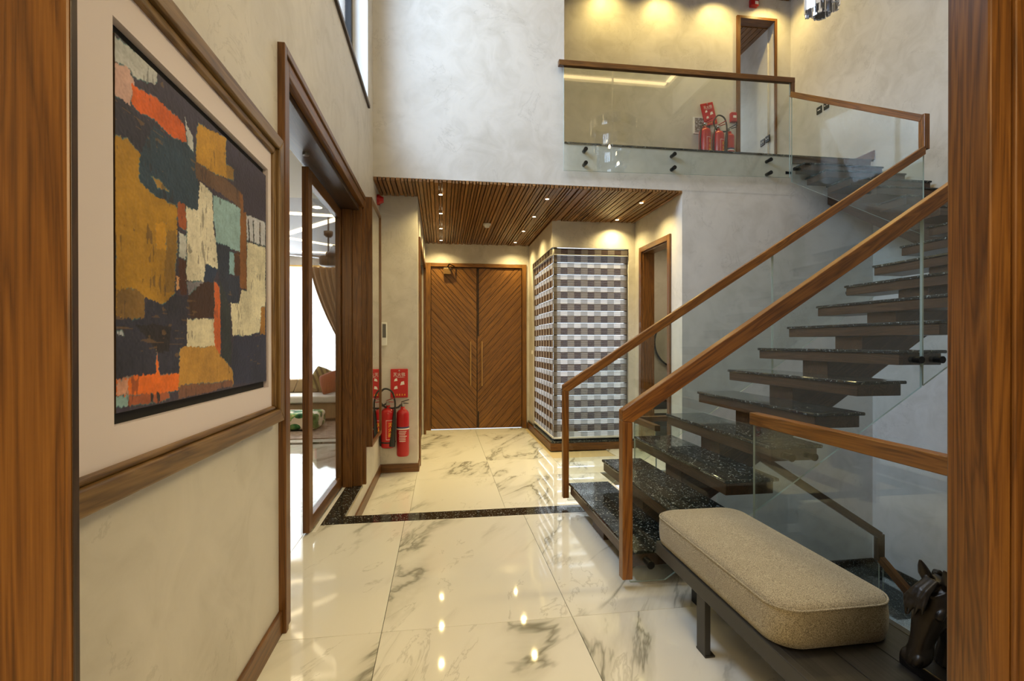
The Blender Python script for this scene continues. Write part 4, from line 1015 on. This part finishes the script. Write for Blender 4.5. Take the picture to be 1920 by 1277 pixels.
B().box(4.60, 4.728, 6.75, 6.82, 6.355, 6.47).build('housing', RED, so, .012); B().box(4.66, 4.712, 6.747, 6.75, 6.375, 6.42).build('label_plate', PWHITE, so)
def socket(x, y0, y1, z, label, kind):
    t = thing('wall_socket', (x, y0, z), label, 'socket')
    B().box(x-.012, x, y0, y1, z, z+.10).build('plate', BLACK, t, .003)
    ym = (y0+y1)/2
    if kind: B().box(x-.014, x-.012, ym-.025, ym+.025, z+.045, z+.06).build('port', PWHITE, t)
    else:
        for q in (-.02, .02): B().box(x-.014, x-.012, ym+q-.008, ym+q+.008, z+.045, z+.06).build('port', PWHITE, t)
    return t
socket(XR, 6.19, 6.285, 4.535, 'black wall socket plate on the stair wall, the one nearer the balcony', 1)
socket(XR, 6.065, 6.155, 4.54, 'black wall socket plate with two ports on the stair wall, nearer the camera', 0)
socket(5.02, 7.03, 7.13, 4.40, 'dark socket plate in the balcony passage, deeper in', 0)
socket(5.02, 6.91, 7.01, 4.41, 'dark socket plate in the balcony passage, next to the doorway edge', 0)

# chandelier
CX, CYY = 2.693, 3.15
ch = thing('chandelier', (CX, CYY, 3.6), 'crystal prism chandelier hanging high over the stairs', 'chandelier')
CHR = plain('chrome', (.75, .75, .76), .08, 1)
CRY = N('crystal'); CRY.set(Base_Color=(.8, .8, .83, 1), Roughness=.03, Metallic=.75); CRY.p.inputs['Transmission Weight'].default_value = .3; CRY.p.inputs['IOR'].default_value = 1.6; CRY = CRY.m
pr0 = None
for k, (R, z) in enumerate(((.05, 3.635), (.100, 3.675), (.17, 3.86), (.24, 4.10), (.31, 4.36), (.36, 4.64))):
    B().tube([(CX+R*math.cos(2*math.pi*i/40), CYY+R*math.sin(2*math.pi*i/40), z+.155) for i in range(40)], .006, 6, closed=True).build('ring', CHR, ch)
    n = int(2*math.pi*R/.030)
    for i in range(n):
        a = 2*math.pi*i/n
        if pr0 is None:
            q = B(); q.prism([(-.013, -.006, 0), (.013, -.006, 0), (.009, .007, .0), (-.009, .007, 0)], (0, 0, .15)); pr0 = q.build('crystal', CRY, ch); c = pr0
        else: c = pr0.copy(); COL.objects.link(c); c.parent = ch
        c.location = Vector((CX+R*math.cos(a), CYY+R*math.sin(a), z+.075+.012*math.sin(5*a)))-WL[ch.name]; c.rotation_euler = (0, .0, a+math.pi/2+.3)
B().cyl((CX, CYY, 3.76), (CX, CYY, ZT-.06), .012, n=10).build('stem', CHR, ch); B().cyl((CX, CYY, ZT-.10), (CX, CYY, ZT-.06), .09, n=24).build('canopy', CHR, ch)
for k in range(5):
    a = 2*math.pi*k/5
    B().lathe((CX+.09*math.cos(a), CYY+.09*math.sin(a), 4.15+.12*k), [(.001, -.03), (.015, -.02), (.018, 0), (.012, .02), (.001, .03)], 10).build('bulb', emit('bulb_%d' % k, (1, .75, .42), 60), ch)

# ================================================================== LIVING ROOM
sf = thing('sofa', (-2.2, 8.75, 0), 'beige sofa with diagonal stitched back under the living room window', 'sofa')
SOF = fabric('sofa_beige', srgb(150, 125, 90), srgb(185, 160, 122), 200); SOFL = fabric('sofa_cream', srgb(205, 198, 185), srgb(235, 230, 222), 200)
B().box(-4.0, -1.15, 8.40, 9.18, .05, .31).build('base', SOF, sf, .02); B().box(-4.0, -1.15, 8.34, 9.0, .312, .43).build('seat_cushion', SOFL, sf, .035, 4)
for k in range(14):
    x = -4.0+k*.2036
    B().prism([(x+.002, 9.0, .43), (x+.2016, 9.0, .43), (x+.2816, 9.0, .66), (x+.082, 9.0, .66)], (0, .16, 0)).build('back_channel', SOF, sf, .02, 3)
B().box(-4.0, -1.15, 9.16, 9.22, .05, .66).build('back_panel', SOF, sf, .01)
for x in (-3.9, -1.3): B().box(x, x+.05, 8.45, 8.5, 0, .055).build('leg', BLACK, sf)
def pillow(c, w, h, d, rot, mat, label):
    b = B()
    b.surf(lambda u, v: (0, 0, 0), 2, 2) if False else None
    n = 14; vs = []; fs = []
    for s in (1, -1):
        o = len(vs)
        for j in range(n):
            for i in range(n):
                u = i/(n-1)*2-1; v = j/(n-1)*2-1
                pin = 1-.09*(abs(u)*abs(v))**2
                vs.append((u*w/2*pin*(1-.05*(1-v*v)*0), s*d/2*((1-u**4)*(1-v**4))**.55, v*h/2*pin))
        for j in range(n-1):
            for i in range(n-1):
                q = (o+j*n+i, o+j*n+i+1, o+(j+1)*n+i+1, o+(j+1)*n+i); fs.append(q if s < 0 else tuple(reversed(q)))
    R = Matrix.Rotation(rot[2], 3, 'Z') @ Matrix.Rotation(rot[1], 3, 'Y') @ Matrix.Rotation(rot[0], 3, 'X')
    b._add([R @ Vector(p)+Vector(c) for p in vs], fs, [p for p in vs], smooth=True)
    return tag(b.build('throw_pillow', mat), label, 'pillow')
STRM = N('striped_cloth'); g = STRM.n('ShaderNodeSeparateXYZ'); STRM.put(g.inputs[0], STRM.gc()); STRM.set(Base_Color=STRM.mix(STRM.math('GREATER_THAN', STRM.math('SINE', STRM.math('MULTIPLY', STRM.math('ADD', g.outputs[0], g.outputs[2]), 55)), .2), srgb(150, 135, 85), srgb(95, 85, 55)), Roughness=.9)
pillow((-2.03, 8.84, .66), .40, .40, .15, (-.25, .45, .2), STRM.m, 'olive striped pillow leaning on the sofa')
pillow((-1.86, 8.58, .635), .36, .36, .16, (-.3, -.35, -.2), fabric('rust_cloth', srgb(140, 70, 35), srgb(175, 95, 55), 200), 'rust brown pillow beside the olive one on the sofa')
ot = thing('ottoman', (-2.1, 7.7, .0125), 'low ottoman covered in green tropical leaf print', 'ottoman')
LM = N('leaf_print'); vo = LM.n('ShaderNodeTexVoronoi'); LM.put(vo.inputs['Vector'], LM.mapping(LM.pos(), (6, 6, 9), (0, .5, .4))); vo.inputs['Scale'].default_value = 1.0
n0 = LM.noise(LM.pos(), 9, 2); sel = LM.math('LESS_THAN', vo.outputs['Distance'], .52)
leafc = LM.ramp(n0, [(.35, srgb(25, 70, 35)), (.5, srgb(60, 120, 65)), (.62, srgb(120, 160, 90)), (.7, srgb(230, 215, 150))]); LM.set(Base_Color=LM.mix(sel, srgb(225, 210, 185), leafc), Roughness=.85)
B().box(-2.75, -1.80, 7.45, 8.0, .03, .265).build('upholstered_body', LM.m, ot, .05, 4)
for x in (-2.6, -1.95):
    for y in (7.55, 7.85): B().box(x, x+.04, y, y+.04, .0125, .04).build('leg', BLACK, ot)
RUGM = fabric('rug_pile', srgb(120, 95, 75), srgb(185, 160, 135), 14)
rg = B().box(-3.9, -1.35, 6.9, 8.35, 0.0005, .012).build('area_rug', RUGM); tag(rg, 'brown mottled rug in front of the living room sofa', 'rug')
rb = B().box(-4.4, -1.05, 6.55, 6.68, 0.0003, .0025).build('trim_5', GRAN); rb['kind'] = 'structure'
SHE = N('sheer_cloth'); t1 = SHE.n('ShaderNodeBsdfTranslucent'); t1.inputs[0].default_value = (.95, .95, .95, 1); t2 = SHE.n('ShaderNodeBsdfTransparent'); mx = SHE.n('ShaderNodeMixShader'); mx.inputs[0].default_value = .35
SHE.t.links.new(t1.outputs[0], mx.inputs[1]); SHE.t.links.new(t2.outputs[0], mx.inputs[2]); SHE.t.links.new(mx.outputs[0], SHE.out.inputs[0])
b = B(); b.surf(lambda u, v: (-4.1+3.05*u, 9.42+.02*math.sin(u*150), .02+2.68*v), 260, 2); sc = b.build('sheer_curtain', SHE.m); tag(sc, 'white sheer curtain over the bright living room window', 'curtain')
DRM = fabric('drape_cloth', srgb(120, 88, 52), srgb(160, 122, 78), 160)
def drape(u, v):
    xt = -2.36+1.15*u; xb = -1.60+.22*u
    e = (1-v)**1.6 if v < 1 else 0
    k = 1-v; k = k**1.35
    x = xt+(xb-xt)*k; z = 2.68-(1-v)*(1.75-.12*u) - .28*k*(1-k)*(1-u)
    return (x, 9.30+(.045*(1-.45*k))*math.sin(u*2*math.pi*11), z)
b = B(); b.surf(drape, 180, 40); dr = b.build('drape', DRM); tag(dr, 'brown pleated drape swept to the right of the living room window', 'curtain')
sol = dr.modifiers.new('thick', 'SOLIDIFY'); sol.thickness = .004
b = B(); b.surf(lambda u, v: (-2.75+.26*u+.28*(1-v)*(1-u)*.0-.10*(1-v), 9.33+.03*math.sin(u*2*math.pi*4), 2.68-1.3*(1-v)), 60, 12)
cr = B().cyl((-4.2, 9.36, 2.70), (-1.05, 9.36, 2.70), .018, n=10).build('curtain_rod', BRASS); tag(cr, 'brass curtain rod above the living room drape', 'curtain rod')
fn = thing('ceiling_fan', (-1.45, 6.6, 2.28), 'dark brown ceiling fan hanging in the living room', 'fan')
B().lathe((-1.45, 6.6, 0), [(.001, 2.66), (.03, 2.66), (.055, 2.69), (.06, 2.74), (.001, 2.74)], 20).build('canopy', DARKW, fn)
B().cyl((-1.45, 6.6, 2.45), (-1.45, 6.6, 2.92), .011, n=10).build('down_rod', BLACK, fn)
B().lathe((-1.45, 6.6, 0), [(.001, 2.285), (.09, 2.29), (.115, 2.31), (.115, 2.40), (.10, 2.415), (.04, 2.43), (.03, 2.47), (.001, 2.47)], 24).build('motor', DARKW, fn)
for k in range(3):
    a = math.radians(172+120*k); d = Vector((math.cos(a), math.sin(a), 0))
    B().bar(Vector((-1.45, 6.6, 2.40))+d*.10, Vector((-1.45, 6.6, 2.45))+d*.62, .11, .008).build('blade', DARKW, fn, .002)
lt = thing('downlight', (-1.47, 6.12, 2.92), 'round downlight in the grey living room ceiling', 'downlight')
B().cyl((-1.47, 6.12, 2.915), (-1.47, 6.12, 2.92), .05, n=20).build('lens', SPOTE, lt)

# ================================================================== ADDED FILL LIGHTS OUT OF VIEW
area('camera_room_fill', (.0, -2.2, 2.5), (0, .7, -.6), 1.8, 1.2, 95, (1, .75, .40))  # unseen warm fill, placed to light the near door casings
area('hall_overhead_fill', (.6, 2.4, ZT-.05), (0, 0, -1), 1.4, 2.4, 42, (1, .81, .46))  # added overhead fill that warms the hall, no real fitting
area('hall_side_fill', (4.7, 2.4, 6.25), (-1, -.25, -.85), .5, 2.6, 92, (1, .77, .39), 95)  # added fill aimed across the hall to warm the left wall
B().box(-.1, 1.3, 1.2, 3.6, ZT-.04, ZT-.02).build('fill_backing', WHITE, ceil); B().box(4.72, 4.78, 1.1, 3.7, 6.0, 6.5).build('fill_housing', WHITE, ceil)  # invented housings behind the two added hall fills
area('passage_fill', (4.3, 8.6, 5.2), (.6, -1, 0), .6, 1.2, 10, (.85, .93, 1))  # added cool fill standing in for daylight on the passage wall
